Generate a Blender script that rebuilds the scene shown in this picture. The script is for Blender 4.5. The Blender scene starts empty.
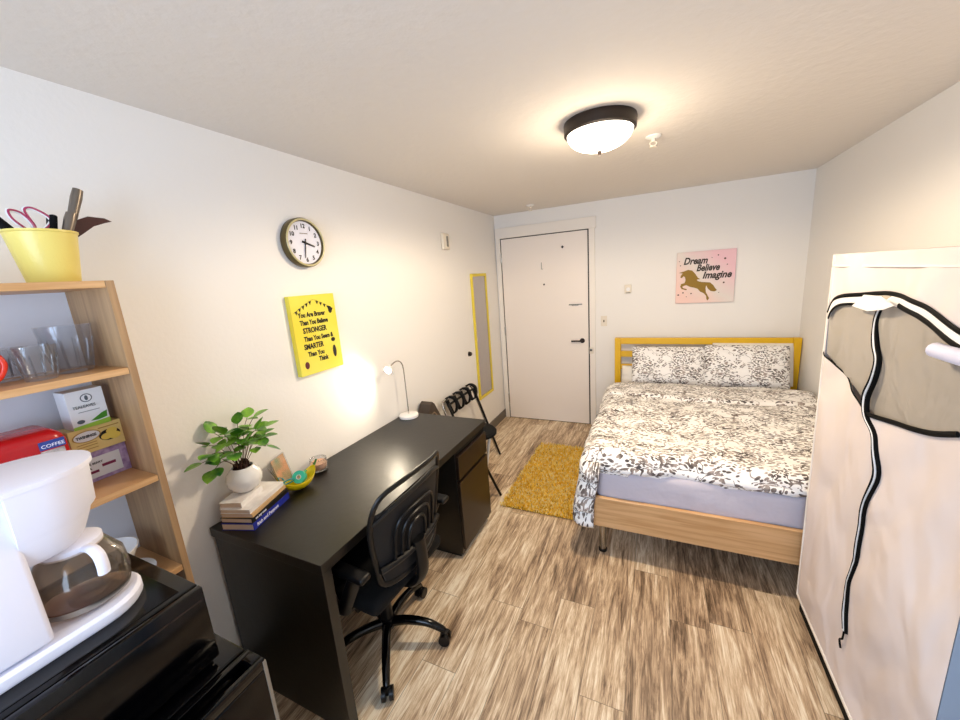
import bpy, bmesh, math, random
from mathutils import Vector, Matrix, noise
random.seed(7)
C = bpy.context.scene.collection
PI = math.pi
def rgb(h):
    h = h.lstrip('#'); c = [int(h[i:i+2], 16)/255 for i in (0, 2, 4)]
    return tuple((x/12.92 if x <= .04045 else ((x+.055)/1.055)**2.4) for x in c) + (1,)

# ------------------------------------------------------------ camera, light, exposure
cam_d = bpy.data.cameras.new('camera'); cam = bpy.data.objects.new('camera', cam_d); C.objects.link(cam)
cam_d.sensor_width = 36; cam_d.lens = 14.18; cam_d.clip_start = .05
cam_m = Matrix(((.90739, -.02353, .41962, 1.726), (.41416, .21992, -.88324, -4.276), (-.07150, .97524, .20929, 1.746), (0, 0, 0, 1)))
cam.matrix_world = cam_m
bpy.context.scene.camera = cam
vs = bpy.context.scene.view_settings
vs.view_transform = 'Standard'; vs.look = 'None'; vs.exposure = 0.38; vs.gamma = 1; vs.use_curve_mapping = False
world = bpy.data.worlds.new('world'); bpy.context.scene.world = world; world.use_nodes = True
world.node_tree.nodes['Background'].inputs[0].default_value = rgb('#c9dcff')
world.node_tree.nodes['Background'].inputs[1].default_value = 1.0
def light(name, typ, loc, energy, color, direction=None, **kw):
    d = bpy.data.lights.new(name, typ); d.energy = energy; d.color = color
    for k, v in kw.items(): setattr(d, k, v)
    o = bpy.data.objects.new(name, d); C.objects.link(o); o.location = loc
    if direction: o.rotation_euler = Vector(direction).to_track_quat('-Z', 'Y').to_euler()
    return o
light('window_daylight', 'AREA', (1.35, -5.62, 1.5), 62, (.58, .75, 1), (0, 1, -.08), shape='RECTANGLE', size=1.9, size_y=1.4)
light('ceiling_lamp_down', 'SPOT', (1.46, -2.2, 2.275), 68, (1, .81, .58), (0, 0, -1), shadow_soft_size=.09, spot_size=3.14, spot_blend=.3)
light('ceiling_lamp_glow', 'POINT', (1.46, -2.2, 2.22), 8, (1, .82, .60), shadow_soft_size=.1)
light('desk_lamp_light', 'SPOT', (.108, -2.34, 1.178), 7.5, (1, .85, .64), (-.04, -.9, -.30), shadow_soft_size=.012, spot_size=2.9, spot_blend=1.0)

# ------------------------------------------------------------ materials
def mat(name, col, rough=.6, metal=0, bump=0, bscale=60, spec=.5, emit=None, estr=0, trans=0, var=None, vscale=8, coat=0, bdist=.01, sheen=0):
    m = bpy.data.materials.new(name); m.use_nodes = True; nt = m.node_tree; b = nt.nodes['Principled BSDF']
    c = rgb(col) if isinstance(col, str) else col
    b.inputs['Base Color'].default_value = c; b.inputs['Roughness'].default_value = rough
    b.inputs['Metallic'].default_value = metal; b.inputs['Specular IOR Level'].default_value = spec
    b.inputs['Coat Weight'].default_value = coat; b.inputs['Sheen Weight'].default_value = sheen
    if emit: b.inputs['Emission Color'].default_value = rgb(emit); b.inputs['Emission Strength'].default_value = estr
    if trans: b.inputs['Transmission Weight'].default_value = trans
    if bump or var:
        tc = nt.nodes.new('ShaderNodeTexCoord')
    if bump:
        n = nt.nodes.new('ShaderNodeTexNoise'); n.inputs['Scale'].default_value = bscale; n.inputs['Detail'].default_value = 4
        nt.links.new(tc.outputs['Object'], n.inputs['Vector'])
        bp = nt.nodes.new('ShaderNodeBump'); bp.inputs['Strength'].default_value = bump; bp.inputs['Distance'].default_value = bdist
        nt.links.new(n.outputs['Fac'], bp.inputs['Height']); nt.links.new(bp.outputs['Normal'], b.inputs['Normal'])
    if var:
        n = nt.nodes.new('ShaderNodeTexNoise'); n.inputs['Scale'].default_value = vscale; n.inputs['Detail'].default_value = 5
        nt.links.new(tc.outputs['Object'], n.inputs['Vector'])
        r = nt.nodes.new('ShaderNodeValToRGB'); r.color_ramp.elements[0].position = .35; r.color_ramp.elements[1].position = .65
        r.color_ramp.elements[0].color = c; r.color_ramp.elements[1].color = rgb(var)
        nt.links.new(n.outputs['Fac'], r.inputs['Fac']); nt.links.new(r.outputs['Color'], b.inputs['Base Color'])
    return m
class G:  # tiny node-graph helper
    def __init__(s, m): s.nt = m.node_tree; s.b = s.nt.nodes['Principled BSDF']
    def n(s, t, ins={}, **kw):
        x = s.nt.nodes.new(t)
        for k, v in kw.items(): setattr(x, k, v)
        for k, v in ins.items():
            if isinstance(v, bpy.types.NodeSocket): s.nt.links.new(v, x.inputs[k])
            else: x.inputs[k].default_value = v
        return x
    def math(s, op, a, b=0.0, c=0.0):
        return s.n('ShaderNodeMath', {0: a, 1: b, 2: c}, operation=op).outputs[0]
    def ramp(s, f, pts, interp='LINEAR'):
        r = s.n('ShaderNodeValToRGB', {0: f}); e = r.color_ramp; e.interpolation = interp
        while len(e.elements) < len(pts): e.elements.new(.5)
        for el, (p, c) in zip(e.elements, pts): el.position = p; el.color = c if not isinstance(c, str) else rgb(c)
        return r.outputs[0]
    def mix(s, f, a, b, blend='MIX'):
        x = s.n('ShaderNodeMix', data_type='RGBA', blend_type=blend)
        for k, v in ((0, f), (6, a), (7, b)):
            if isinstance(v, bpy.types.NodeSocket): s.nt.links.new(v, x.inputs[k])
            else: x.inputs[k].default_value = v
        return x.outputs[2]
    def mapped(s, scale=(1, 1, 1), rot=(0, 0, 0), loc=(0, 0, 0), src=None):
        if src is None: src = s.n('ShaderNodeTexCoord').outputs['Object']
        return s.n('ShaderNodeMapping', {'Vector': src, 'Scale': scale, 'Rotation': rot, 'Location': loc}).outputs[0]
    def link(s, a, name): s.nt.links.new(a, s.b.inputs[name])

M = {}
M['wall'] = mat('wall_paint', '#f1eee9', .75, bump=.18, bscale=55, bdist=.004)
M['ceiling'] = mat('ceiling_paint', '#e6dfd6', .85, bump=.5, bscale=26, bdist=.006)
M['trim'] = mat('trim_paint', '#f3ece2', .5)
M['door'] = mat('door_paint', '#f4eae0', .45)
M['base'] = mat('vinyl_baseboard', '#6e655b', .5)
M['black_desk'] = mat('black_brown_veneer', '#0b0a07', .36, bump=.06, bscale=30, spec=.6)
M['drawer'] = mat('black_brown_front', '#1d120b', .34, spec=.5)
M['black_plastic'] = mat('black_plastic', '#060607', .38, spec=.35)
M['black_gloss'] = mat('black_gloss', '#020203', .14, spec=.35)
M['black_matte'] = mat('black_fabric', '#060709', .85, spec=.25)
M['zip'] = mat('black_piping', '#010101', .7, spec=.15)
M['dark_side'] = mat('grey_edge', '#8a8276', .35, metal=.4)
M['birch'] = mat('birch', '#d3a97c', .45)
M['metal'] = mat('brushed_steel', '#a9a59c', .25, metal=1)
M['chrome'] = mat('chrome', '#c9c6c0', .12, metal=1)
M['dark_metal'] = mat('dark_bronze', '#22150d', .45, metal=.2)
M['olive_metal'] = mat('brass_rim', '#5f5230', .4, metal=.5)
M['white'] = mat('white_plastic', '#f4f2ef', .35)
M['white_lav'] = mat('white_appliance', '#eeeefb', .4)
M['offwhite'] = mat('ivory_plastic', '#e9dfcd', .4)
M['yellow_paint'] = mat('yellow_paint', '#e3b40c', .4)
M['yellow_frame'] = mat('yellow_frame', '#e5cf3e', .5)
M['sheet'] = mat('lavender_sheet', '#c9c3cc', .8, bump=.6, bscale=4, bdist=.05)
M['white_cloth'] = mat('cream_cloth', '#f1ebe0', .85, bump=.2, bscale=12, bdist=.01)
M['blue_cloth'] = mat('slate_blue_cloth', '#8793a3', .85, bump=.2, bscale=8)
M['ceramic'] = mat('white_ceramic', '#f5f2ee', .15)
M['mirror'] = mat('mirror_glass', '#b9b4b2', .08, metal=.85)
M['leaf'] = mat('green_leaf', '#2a6a28', .35, var='#8cc63a', vscale=14)
M['stem'] = mat('brown_stem', '#5a3a20', .7)
M['soil'] = mat('dark_soil', '#3a1c12', .9, bump=.8, bscale=80)
M['red'] = mat('red_plastic', '#b3121a', .25)
M['red_mug'] = mat('red_enamel', '#d8321b', .2)
M['paper'] = mat('page_edges', '#d9c4ae', .8, bump=.3, bscale=200)
M['wax'] = mat('peach_wax', '#e8b48c', .5)
M['bulb'] = mat('lamp_bulb', '#ffffff', .5, emit='#fff0cf', estr=60)
M['dome'] = mat('frosted_dome', '#fff8ec', .5, emit='#fff1dc', estr=3.0)
M['teal'] = mat('teal_plastic', '#1f8a96', .3)
M['mint'] = mat('mint_plastic', '#2fc0a0', .3)
M['banana'] = mat('yellow_ceramic', '#f4d312', .2)
M['bucket'] = mat('yellow_tin', '#ecd976', .35, bump=.25, bscale=120, bdist=.003)
M['ink'] = mat('black_ink', '#17130f', .7)
M['pink'] = mat('pink_rim', '#a8335a', .3)

def glass(name, tint='#ffffff', fac=.16, haze=0.0, hazecol='#ffffff', rough=.03):
    """thin clear sheet: mostly transmits, with a fresnel gloss and some haze"""
    m = bpy.data.materials.new(name); m.use_nodes = True; nt = m.node_tree; nt.nodes.clear()
    out = nt.nodes.new('ShaderNodeOutputMaterial'); t = nt.nodes.new('ShaderNodeBsdfTransparent'); t.inputs[0].default_value = rgb(tint)
    g = nt.nodes.new('ShaderNodeBsdfGlossy'); g.inputs['Roughness'].default_value = rough
    lw = nt.nodes.new('ShaderNodeLayerWeight'); lw.inputs[0].default_value = .5
    pw = nt.nodes.new('ShaderNodeMath'); pw.operation = 'POWER'; pw.inputs[1].default_value = 2.6; nt.links.new(lw.outputs['Facing'], pw.inputs[0])
    ml = nt.nodes.new('ShaderNodeMath'); ml.operation = 'MULTIPLY_ADD'; ml.inputs[1].default_value = fac*2; ml.inputs[2].default_value = .035; nt.links.new(pw.outputs[0], ml.inputs[0])
    mx = nt.nodes.new('ShaderNodeMixShader')
    nt.links.new(ml.outputs[0], mx.inputs[0]); nt.links.new(t.outputs[0], mx.inputs[1]); nt.links.new(g.outputs[0], mx.inputs[2])
    last = mx
    if haze:
        d = nt.nodes.new('ShaderNodeBsdfDiffuse'); d.inputs[0].default_value = rgb(hazecol)
        m2 = nt.nodes.new('ShaderNodeMixShader'); m2.inputs[0].default_value = haze
        nt.links.new(mx.outputs[0], m2.inputs[1]); nt.links.new(d.outputs[0], m2.inputs[2]); last = m2
    nt.links.new(last.outputs[0], out.inputs[0]); return m
M['glass'] = glass('clear_glass', '#f8f9fb', .38, .03, '#f2f4f8')
M['carafe'] = glass('carafe_glass', '#e6ddd2', .30, .04, '#cfc8c0')
M['vinyl'] = glass('clear_vinyl', '#f0e9de', .18, .36, '#efe6d8', .12)
def vinyl_bump():
    nt = M['vinyl'].node_tree; tc = nt.nodes.new('ShaderNodeTexCoord'); n = nt.nodes.new('ShaderNodeTexNoise'); n.inputs['Scale'].default_value = 7; n.inputs['Distortion'].default_value = .8
    b = nt.nodes.new('ShaderNodeBump'); b.inputs['Strength'].default_value = 1; b.inputs['Distance'].default_value = .05
    nt.links.new(tc.outputs['Object'], n.inputs['Vector']); nt.links.new(n.outputs['Fac'], b.inputs['Height'])
    for x in nt.nodes:
        if x.type == 'BSDF_GLOSSY': nt.links.new(b.outputs[0], x.inputs['Normal'])
    for x in nt.nodes:
        if x.type == 'MATH' and x.operation == 'MULTIPLY_ADD': x.inputs[2].default_value = .12
vinyl_bump()
M['pane'] = glass('window_pane', '#ffffff', .1)

# floor planks
def floor_mat():
    m = mat('weathered_oak_planks', '#b09070', .42, spec=.45); g = G(m)
    v = g.n('ShaderNodeTexCoord').outputs['Object']; sp = g.n('ShaderNodeSeparateXYZ', {0: v})
    W, L = .178, 1.22
    xs = g.math('DIVIDE', g.math('ADD', sp.outputs[0], -1.112), W); ix = g.math('FLOOR', xs); fx = g.math('FRACT', xs)
    h = g.n('ShaderNodeTexWhiteNoise', {'W': ix}, noise_dimensions='1D').outputs['Value']
    ys = g.math('ADD', g.math('DIVIDE', sp.outputs[1], L), g.math('MULTIPLY', h, 7.3)); iy = g.math('FLOOR', ys); fy = g.math('FRACT', ys)
    pid = g.n('ShaderNodeCombineXYZ', {0: ix, 1: iy}).outputs[0]
    wn = g.n('ShaderNodeTexWhiteNoise', {'Vector': pid}, noise_dimensions='3D'); pv = wn.outputs['Value']
    off = g.n('ShaderNodeVectorMath', {0: v, 1: g.n('ShaderNodeVectorMath', {0: wn.outputs['Color'], 1: (9, 9, 9)}, operation='MULTIPLY').outputs[0]}, operation='ADD').outputs[0]
    def streak(sx, sy, det, dist, ro=.6):
        return g.n('ShaderNodeTexNoise', {'Vector': g.mapped((sx, sy, 1), src=off), 'Scale': 1.0, 'Detail': det, 'Distortion': dist, 'Roughness': ro}).outputs['Fac']
    big = streak(9, 1.3, 4, .6); fine = streak(80, 4.5, 5, 1.6, .7); mid = streak(20, 2.0, 6, 1.8, .68)
    t = g.math('ADD', g.math('MULTIPLY', big, .46), g.math('MULTIPLY', mid, .64)); t = g.math('ADD', t, g.math('MULTIPLY', fine, .60))
    t = g.math('ADD', t, g.math('MULTIPLY', g.math('ADD', pv, -.5), .11)); t = g.math('ADD', t, -.34)
    left = g.math('LESS_THAN', sp.outputs[0], 1.112); t = g.math('ADD', t, g.math('MULTIPLY', left, .035))
    col = g.ramp(t, [(.31, '#54422f'), (.42, '#8c735b'), (.50, '#b79b7c'), (.58, '#d4bb9a'), (.69, '#f3e5cc')])
    seam = g.math('MINIMUM', g.math('MINIMUM', fx, g.math('SUBTRACT', 1, fx)), g.math('MULTIPLY', g.math('MINIMUM', fy, g.math('SUBTRACT', 1, fy)), 7))
    sm = g.ramp(seam, [(0, '#000000'), (.012, '#ffffff')])
    col = g.mix(sm, rgb('#6b5c4a'), col); g.link(col, 'Base Color')
    bp = g.n('ShaderNodeBump', {'Strength': .15, 'Distance': .004, 'Height': fine}); g.link(bp.outputs[0], 'Normal'); return m
M['floor'] = floor_mat()
def birch_mat():
    g = G(M['birch'])
    f = g.n('ShaderNodeTexNoise', {'Vector': g.mapped((3, 3, 60)), 'Scale': 1.0, 'Detail': 4, 'Distortion': .3}).outputs['Fac']
    g.link(g.ramp(f, [(.35, '#c4945f'), (.65, '#daae7c')]), 'Base Color')
birch_mat()
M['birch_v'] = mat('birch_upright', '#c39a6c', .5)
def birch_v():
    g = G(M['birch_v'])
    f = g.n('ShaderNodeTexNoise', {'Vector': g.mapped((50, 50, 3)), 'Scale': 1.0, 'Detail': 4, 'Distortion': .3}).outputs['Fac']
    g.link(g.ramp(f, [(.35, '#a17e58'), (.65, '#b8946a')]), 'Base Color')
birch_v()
def floral_mat(name, k=1.0):
    m = mat(name, '#f3eee6', .85); g = G(m)
    v = g.n('ShaderNodeTexCoord').outputs['UV']
    warp = g.n('ShaderNodeTexNoise', {'Vector': v, 'Scale': 9*k, 'Detail': 2}).outputs['Color']
    w = g.n('ShaderNodeVectorMath', {0: warp, 1: (-.5, -.5, -.5)}, operation='ADD').outputs[0]
    w = g.n('ShaderNodeVectorMath', {0: w, 'Scale': .07/k}, operation='SCALE').outputs[0]
    vv = g.n('ShaderNodeVectorMath', {0: v, 1: w}, operation='ADD').outputs[0]
    mask = g.n('ShaderNodeTexNoise', {'Vector': v, 'Scale': 6.5*k, 'Detail': 2}).outputs['Fac']
    acc = None
    for i, (rot, sc, th) in enumerate(((.6, (34, 84, 1), .30), (-.7, (38, 92, 1), .28), (1.5, (30, 74, 1), .28), (2.4, (50, 66, 1), .24))):
        mp = g.mapped(tuple(s*k for s in sc[:2])+(1,), (0, 0, rot), (i*3.1, i*1.7, 0), vv)
        d = g.n('ShaderNodeTexVoronoi', {'Vector': mp, 'Scale': 1.0, 'Randomness': .9}, voronoi_dimensions='2D').outputs['Distance']
        ms = g.n('ShaderNodeTexNoise', {'Vector': g.mapped((1, 1, 1), (0, 0, 0), (i*5.0, i, 0), v), 'Scale': 8.5*k, 'Detail': 1}).outputs['Fac']
        thr = g.math('MULTIPLY', g.math('LESS_THAN', d, th), g.math('GREATER_THAN', ms, .525))
        acc = thr if acc is None else g.math('MAXIMUM', acc, thr)
    st = g.n('ShaderNodeTexNoise', {'Vector': vv, 'Scale': 13*k, 'Detail': 1}).outputs['Fac']
    line = g.math('LESS_THAN', g.math('ABSOLUTE', g.math('ADD', st, -.5)), .010)
    acc = g.math('MAXIMUM', acc, g.math('MULTIPLY', line, g.math('GREATER_THAN', mask, .46)))
    tone = g.n('ShaderNodeTexNoise', {'Vector': v, 'Scale': 24*k}).outputs['Fac']
    ink = g.ramp(tone, [(.40, '#4f4846'), (.52, '#7d726c'), (.62, '#a89b92')])
    g.link(g.mix(acc, rgb('#fbf8f4'), ink), 'Base Color')
    nb = g.n('ShaderNodeTexNoise', {'Vector': v, 'Scale': 12*k, 'Detail': 3}).outputs['Fac']
    g.link(g.n('ShaderNodeBump', {'Strength': .35, 'Distance': .02, 'Height': nb}).outputs[0], 'Normal')
    return m
M['floral'] = floral_mat('floral_cotton', .74)
M['floral_pillow'] = floral_mat('floral_cotton_pillow', .85)
def rug_mat():
    m = mat('yellow_shag', '#e0b92c', .9); g = G(m)
    f = g.n('ShaderNodeTexNoise', {'Vector': g.mapped((1, 1, .4)), 'Scale': 60, 'Detail': 3}).outputs['Fac']
    c = g.ramp(f, [(.36, '#efbf30'), (.5, '#fde062'), (.62, '#fff6c0')]); g.link(c, 'Base Color')
    tr = g.n('ShaderNodeBsdfTranslucent', {0: c}); mx = g.n('ShaderNodeMixShader', {0: .45}); out = g.nt.nodes['Material Output']
    g.nt.links.new(g.b.outputs[0], mx.inputs[1]); g.nt.links.new(tr.outputs[0], mx.inputs[2]); g.nt.links.new(mx.outputs[0], out.inputs[0]); return m
M['rug'] = rug_mat()
def cloth_mat(name, c, _=0):
    m = mat(name, c, .85); g = G(m)
    a = g.n('ShaderNodeTexNoise', {'Vector': g.mapped((1, 1.2, .8), (.5, 0, 0)), 'Scale': 3.2, 'Detail': 2, 'Distortion': .3}).outputs['Fac']
    g.link(g.n('ShaderNodeBump', {'Strength': .7, 'Distance': .07, 'Height': a}).outputs[0], 'Normal'); return m
M['canvas'] = cloth_mat('nonwoven_canvas', '#e0d5d2')
def canvas_print(name, stops, axis):
    m = mat(name, '#ffffff', .7); g = G(m)
    sp = g.n('ShaderNodeSeparateXYZ', {0: g.n('ShaderNodeTexCoord').outputs['Generated']})
    f = g.math('ADD', sp.outputs[0], sp.outputs[2]); f = g.math('MULTIPLY', f, .5)
    nz = g.n('ShaderNodeTexNoise', {'Vector': g.n('ShaderNodeTexCoord').outputs['Object'], 'Scale': 3.0}).outputs['Fac']
    f = g.math('ADD', f, g.math('MULTIPLY', g.math('ADD', nz, -.5), .5))
    g.link(g.ramp(f, stops), 'Base Color'); return m
M['unicorn_bg'] = canvas_print('pastel_canvas', [(.2, '#f3cfc4'), (.5, '#e6dcd4'), (.8, '#efc4cc')], 0)
M['gold'] = mat('gold_foil', '#8a6a18', .45, metal=.35, bump=.3, bscale=200)
M['yellow_canvas'] = mat('yellow_canvas', '#e9e25a', .7, var='#f0d83e', vscale=4)

# ------------------------------------------------------------ mesh helpers
def empty(name, loc=(0, 0, 0), rz=0, label=None, cat=None, group=None, rot=None):
    o = bpy.data.objects.new(name, None); C.objects.link(o); o.location = loc; o.rotation_euler = rot or (0, 0, rz); o.empty_display_size = .05
    tag(o, label, cat, group); return o
def tag(o, label=None, cat=None, group=None, kind=None):
    for k, v in (('label', label), ('category', cat), ('group', group), ('kind', kind)):
        if v: o[k] = v
    return o
def new(): return bmesh.new()
def obj(name, bm, m, parent=None, smooth=False, loc=None, recalc=True):
    if recalc: bmesh.ops.recalc_face_normals(bm, faces=bm.faces)
    me = bpy.data.meshes.new(name); bm.to_mesh(me); bm.free()
    if isinstance(m, str): m = M[m]
    me.materials.append(m)
    if smooth:
        me.polygons.foreach_set('use_smooth', [True]*len(me.polygons))
        if smooth != 'full':
            try: me.set_sharp_from_angle(angle=math.radians(40))
            except Exception: pass
    o = bpy.data.objects.new(name, me); C.objects.link(o)
    if parent: o.parent = parent
    if loc: o.location = loc
    return o
def box(bm, x0, x1, y0, y1, z0, z1, bev=0, seg=2, mtx=None):
    vs = [bm.verts.new((x, y, z)) for x in (x0, x1) for y in (y0, y1) for z in (z0, z1)]
    fs = [bm.faces.new([vs[i] for i in q]) for q in ((0, 1, 3, 2), (4, 6, 7, 5), (0, 4, 5, 1), (2, 3, 7, 6), (0, 2, 6, 4), (1, 5, 7, 3))]
    out = vs
    if bev:
        es = list({e for f in fs for e in f.edges})
        r = bmesh.ops.bevel(bm, geom=es, offset=bev, segments=seg, profile=.5, affect='EDGES')
        out = list({v for f in r['faces'] for v in f.verts} | {v for v in vs if v.is_valid})
    if mtx is not None: bmesh.ops.transform(bm, matrix=mtx, verts=[v for v in out if v.is_valid])
    return out
def tube(bm, pts, r, seg=10, closed=False, caps=True, flat=None):
    """round sweep along points; r number or list"""
    pts = [Vector(p) for p in pts]; n = len(pts); rings = []
    ref = Vector((0, 0, 1)); t0 = (pts[1]-pts[0]).normalized()
    if abs(t0.dot(ref)) > .9: ref = Vector((1, 0, 0))
    u = (ref - t0*ref.dot(t0)).normalized()
    for i, p in enumerate(pts):
        if closed: t = (pts[(i+1) % n]-pts[i-1]).normalized()
        else: t = (pts[min(i+1, n-1)]-pts[max(i-1, 0)]).normalized()
        u = (u - t*u.dot(t)).normalized(); w = t.cross(u)
        rr = r[i] if isinstance(r, (list, tuple)) else r
        f = flat or 1
        rings.append([bm.verts.new(p + u*math.cos(a)*rr + w*math.sin(a)*rr*f) for a in (2*PI*k/seg for k in range(seg))])
    for i in range(n if closed else n-1):
        a, b = rings[i], rings[(i+1) % n]
        for k in range(seg): bm.faces.new((a[k], a[(k+1) % seg], b[(k+1) % seg], b[k]))
    if caps and not closed: bm.faces.new(rings[0][::-1]); bm.faces.new(rings[-1])
def lathe(bm, prof, seg=32, c=(0, 0, 0), mtx=None):
    """prof list of (r, z)"""
    rings = []; new_v = []
    for r, z in prof:
        if r < 1e-5: v = [bm.verts.new((c[0], c[1], c[2]+z))]
        else: v = [bm.verts.new((c[0]+r*math.cos(2*PI*k/seg), c[1]+r*math.sin(2*PI*k/seg), c[2]+z)) for k in range(seg)]
        rings.append(v); new_v += v
    for a, b in zip(rings, rings[1:]):
        for k in range(seg):
            k2 = (k+1) % seg
            if len(a) == 1 and len(b) == 1: continue
            if len(a) == 1: bm.faces.new((a[0], b[k2], b[k]))
            elif len(b) == 1: bm.faces.new((a[k], a[k2], b[0]))
            else: bm.faces.new((a[k], a[k2], b[k2], b[k]))
    if mtx is not None: bmesh.ops.transform(bm, matrix=mtx, verts=new_v)
def prism(bm, poly, d0, d1, frame=None):
    """extrude 2-D polygon between depths; frame maps (u,v,d)->xyz"""
    f = frame or (lambda u, v, d: (u, v, d))
    a = [bm.verts.new(f(u, v, d0)) for u, v in poly]; b = [bm.verts.new(f(u, v, d1)) for u, v in poly]
    fa = bm.faces.new(a); fb = bm.faces.new(b[::-1]); n = len(poly); fa.normal_update(); fb.normal_update()
    for i in range(n): bm.faces.new((a[i], b[i], b[(i+1) % n], a[(i+1) % n]))
    bmesh.ops.triangulate(bm, faces=[fa, fb])
def spline(pts, n=8, closed=False):
    P = [Vector(p) for p in pts]; out = []; N = len(P)
    for i in range(N if closed else N-1):
        if closed: p0, p1, p2, p3 = P[i-1], P[i], P[(i+1) % N], P[(i+2) % N]
        else: p0, p1, p2, p3 = P[max(i-1, 0)], P[i], P[i+1], P[min(i+2, N-1)]
        for k in range(n):
            t = k/n; out.append(.5*((2*p1)+(p2-p0)*t+(2*p0-5*p1+4*p2-p3)*t*t+(3*p1-p0-3*p2+p3)*t**3))
    if not closed: out.append(P[-1])
    return out
LEFTW = lambda x, y, z: Matrix(((0, 0, 1, x), (1, 0, 0, y), (0, 1, 0, z), (0, 0, 0, 1)))      # faces +x
BACKW = lambda x, y, z: Matrix(((1, 0, 0, x), (0, 0, -1, y), (0, 1, 0, z), (0, 0, 0, 1)))     # faces -y
def text(name, body, size, m, mtx, parent=None, shear=0, bold=0, align='LEFT', ext=.0006, sx=1.0):
    cu = bpy.data.curves.new(name, 'FONT'); cu.body = body; cu.size = size; cu.shear = shear; cu.offset = bold; cu.align_x = align; cu.extrude = ext; cu.resolution_u = 3
    t = bpy.data.objects.new(name, cu); C.objects.link(t); dg = bpy.context.evaluated_depsgraph_get()
    me = bpy.data.meshes.new_from_object(t.evaluated_get(dg)); bpy.data.objects.remove(t); bpy.data.curves.remove(cu)
    me.transform(mtx @ Matrix.Diagonal((sx, 1, 1, 1))); me.materials.clear(); me.materials.append(M[m] if isinstance(m, str) else m)
    o = bpy.data.objects.new(name, me); C.objects.link(o); o.parent = parent; return o
def struct(name, bm, m, parent=None, **kw):
    o = obj(name, bm, m, parent, **kw)
    if not parent: o['kind'] = 'structure'
    return o

# ------------------------------------------------------------ room shell
W, H, YF = 2.908, 2.44, -5.45
b = new(); box(b, -.1, W+.1, YF-.1, .1, -.1, 0); struct('floor', b, 'floor')
b = new(); box(b, -.1, W+.1, YF-.1, .1, H, H+.1); struct('ceiling', b, 'ceiling')
b = new(); box(b, -.1, 0, YF-.1, .1, 0, H); struct('wall_left', b, 'wall')
b = new(); box(b, W, W+.1, YF-.1, .1, 0, H); struct('wall_right', b, 'wall')
b = new(); box(b, 0, W, 0, .1, 0, H); struct('wall_back', b, 'wall')
b = new(); wx0, wx1, wz0, wz1 = .45, 2.25, .85, 2.15
box(b, 0, wx0, YF-.1, YF, 0, H); box(b, wx1, W, YF-.1, YF, 0, H); box(b, wx0, wx1, YF-.1, YF, 0, wz0); box(b, wx0, wx1, YF-.1, YF, wz1, H)
struct('wall_front', b, 'wall')
b = new()
for x in (wx0, (wx0+wx1)/2-.02, wx1-.04): box(b, x, x+.04, YF-.07, YF-.01, wz0, wz1)
for z in (wz0, wz1-.04): box(b, wx0+.04, wx1-.04, YF-.07, YF-.01, z, z+.04)
win = struct('window_1', b, 'trim')
b = new(); box(b, wx0+.04, wx1-.04, YF-.045, YF-.04, wz0+.04, wz1-.04); obj('pane', b, 'pane', win)
# baseboards
b = new(); box(b, 0, .012, YF, 0, 0, .102, .002); struct('baseboard_left', b, 'base')
b = new(); box(b, 1.132, W, -.012, 0, 0, .102, .002); struct('baseboard_back', b, 'base')
b = new(); box(b, W-.012, W, YF, -.012, 0, .102, .002); struct('baseboard_right', b, 'base')
# door trim
b = new()
box(b, .015, .066, -.022, 0, 0, 2.178, .002); box(b, 1.066, 1.127, -.022, 0, 0, 2.178, .002); box(b, .012, 1.14, -.026, 0, 2.178, 2.293, .003)
struct('trim_1', b, 'trim')
b = new(); box(b, .066, 1.066, -.006, 0, .0, 2.178); struct('trim_2', b, 'dark_metal')
b = new(); box(b, .078, 1.052, -.018, -.007, .008, 2.168, .002); door = struct('door_1', b, 'door')
b = new(); lathe(b, [(0, .014), (.022, .014), (.026, .008), (.028, 0)], 24); 
bmesh.ops.transform(b, matrix=BACKW(.985, -.018, .99), verts=b.verts)
tube(b, [(.985, -.03, .99), (.985, -.06, .99)], .009); tube(b, spline([(.985, -.06, .99), (.94, -.062, .992), (.87, -.058, .99)], 5), .009, flat=.7)
h_ = obj('door_handle', b, 'dark_metal', door, True); h_['label'] = 'dark bronze lever handle'
for z in (1.955, 1.105, .262):
    b = new(); box(b, .066, .082, -.026, -.0185, z-.05, z+.05, .002); tube(b, [(.074, -.028, z-.05), (.074, -.028, z+.05)], .006, 8); obj('hinge', b, 'metal', door, True)
b = new(); lathe(b, [(0, .006), (.014, .005), (.016, 0)], 4, mtx=BACKW(.787, -.018, 2.02)); obj('door_viewer', b, 'dark_metal', door)
b = new(); lathe(b, [(0, .006), (.008, .005), (.01, 0)], 16, mtx=BACKW(.57, -.018, 1.632)); obj('peephole', b, 'dark_metal', door, True)
b = new(); box(b, .545, .552, -.0225, -.0185, 1.80, 1.875, .001); box(b, .545, .565, -.0225, -.0185, 1.80, 1.806); obj('hook', b, 'metal', door)
b = new(); box(b, .845, .99, -.03, -.0185, 1.389, 1.401, .002); box(b, .875, .95, -.028, -.0185, 1.383, 1.389); obj('latch_plate', b, 'metal', door)
# latch on frame
t = empty('door_latch', (1.085, -.022, .88), label='small pale metal latch bumper on the right door frame', cat='latch')
b = new(); box(b, -.022, .022, -.006, 0, -.035, .035, .002); obj('plate', b, 'offwhite', t)
b = new(); lathe(b, [(.008, 0), (.008, .02), (.014, .022), (.014, .03), (0, .032)], 16, mtx=BACKW(0, -.006, .012)); obj('knob', b, 'metal', t, True)

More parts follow.
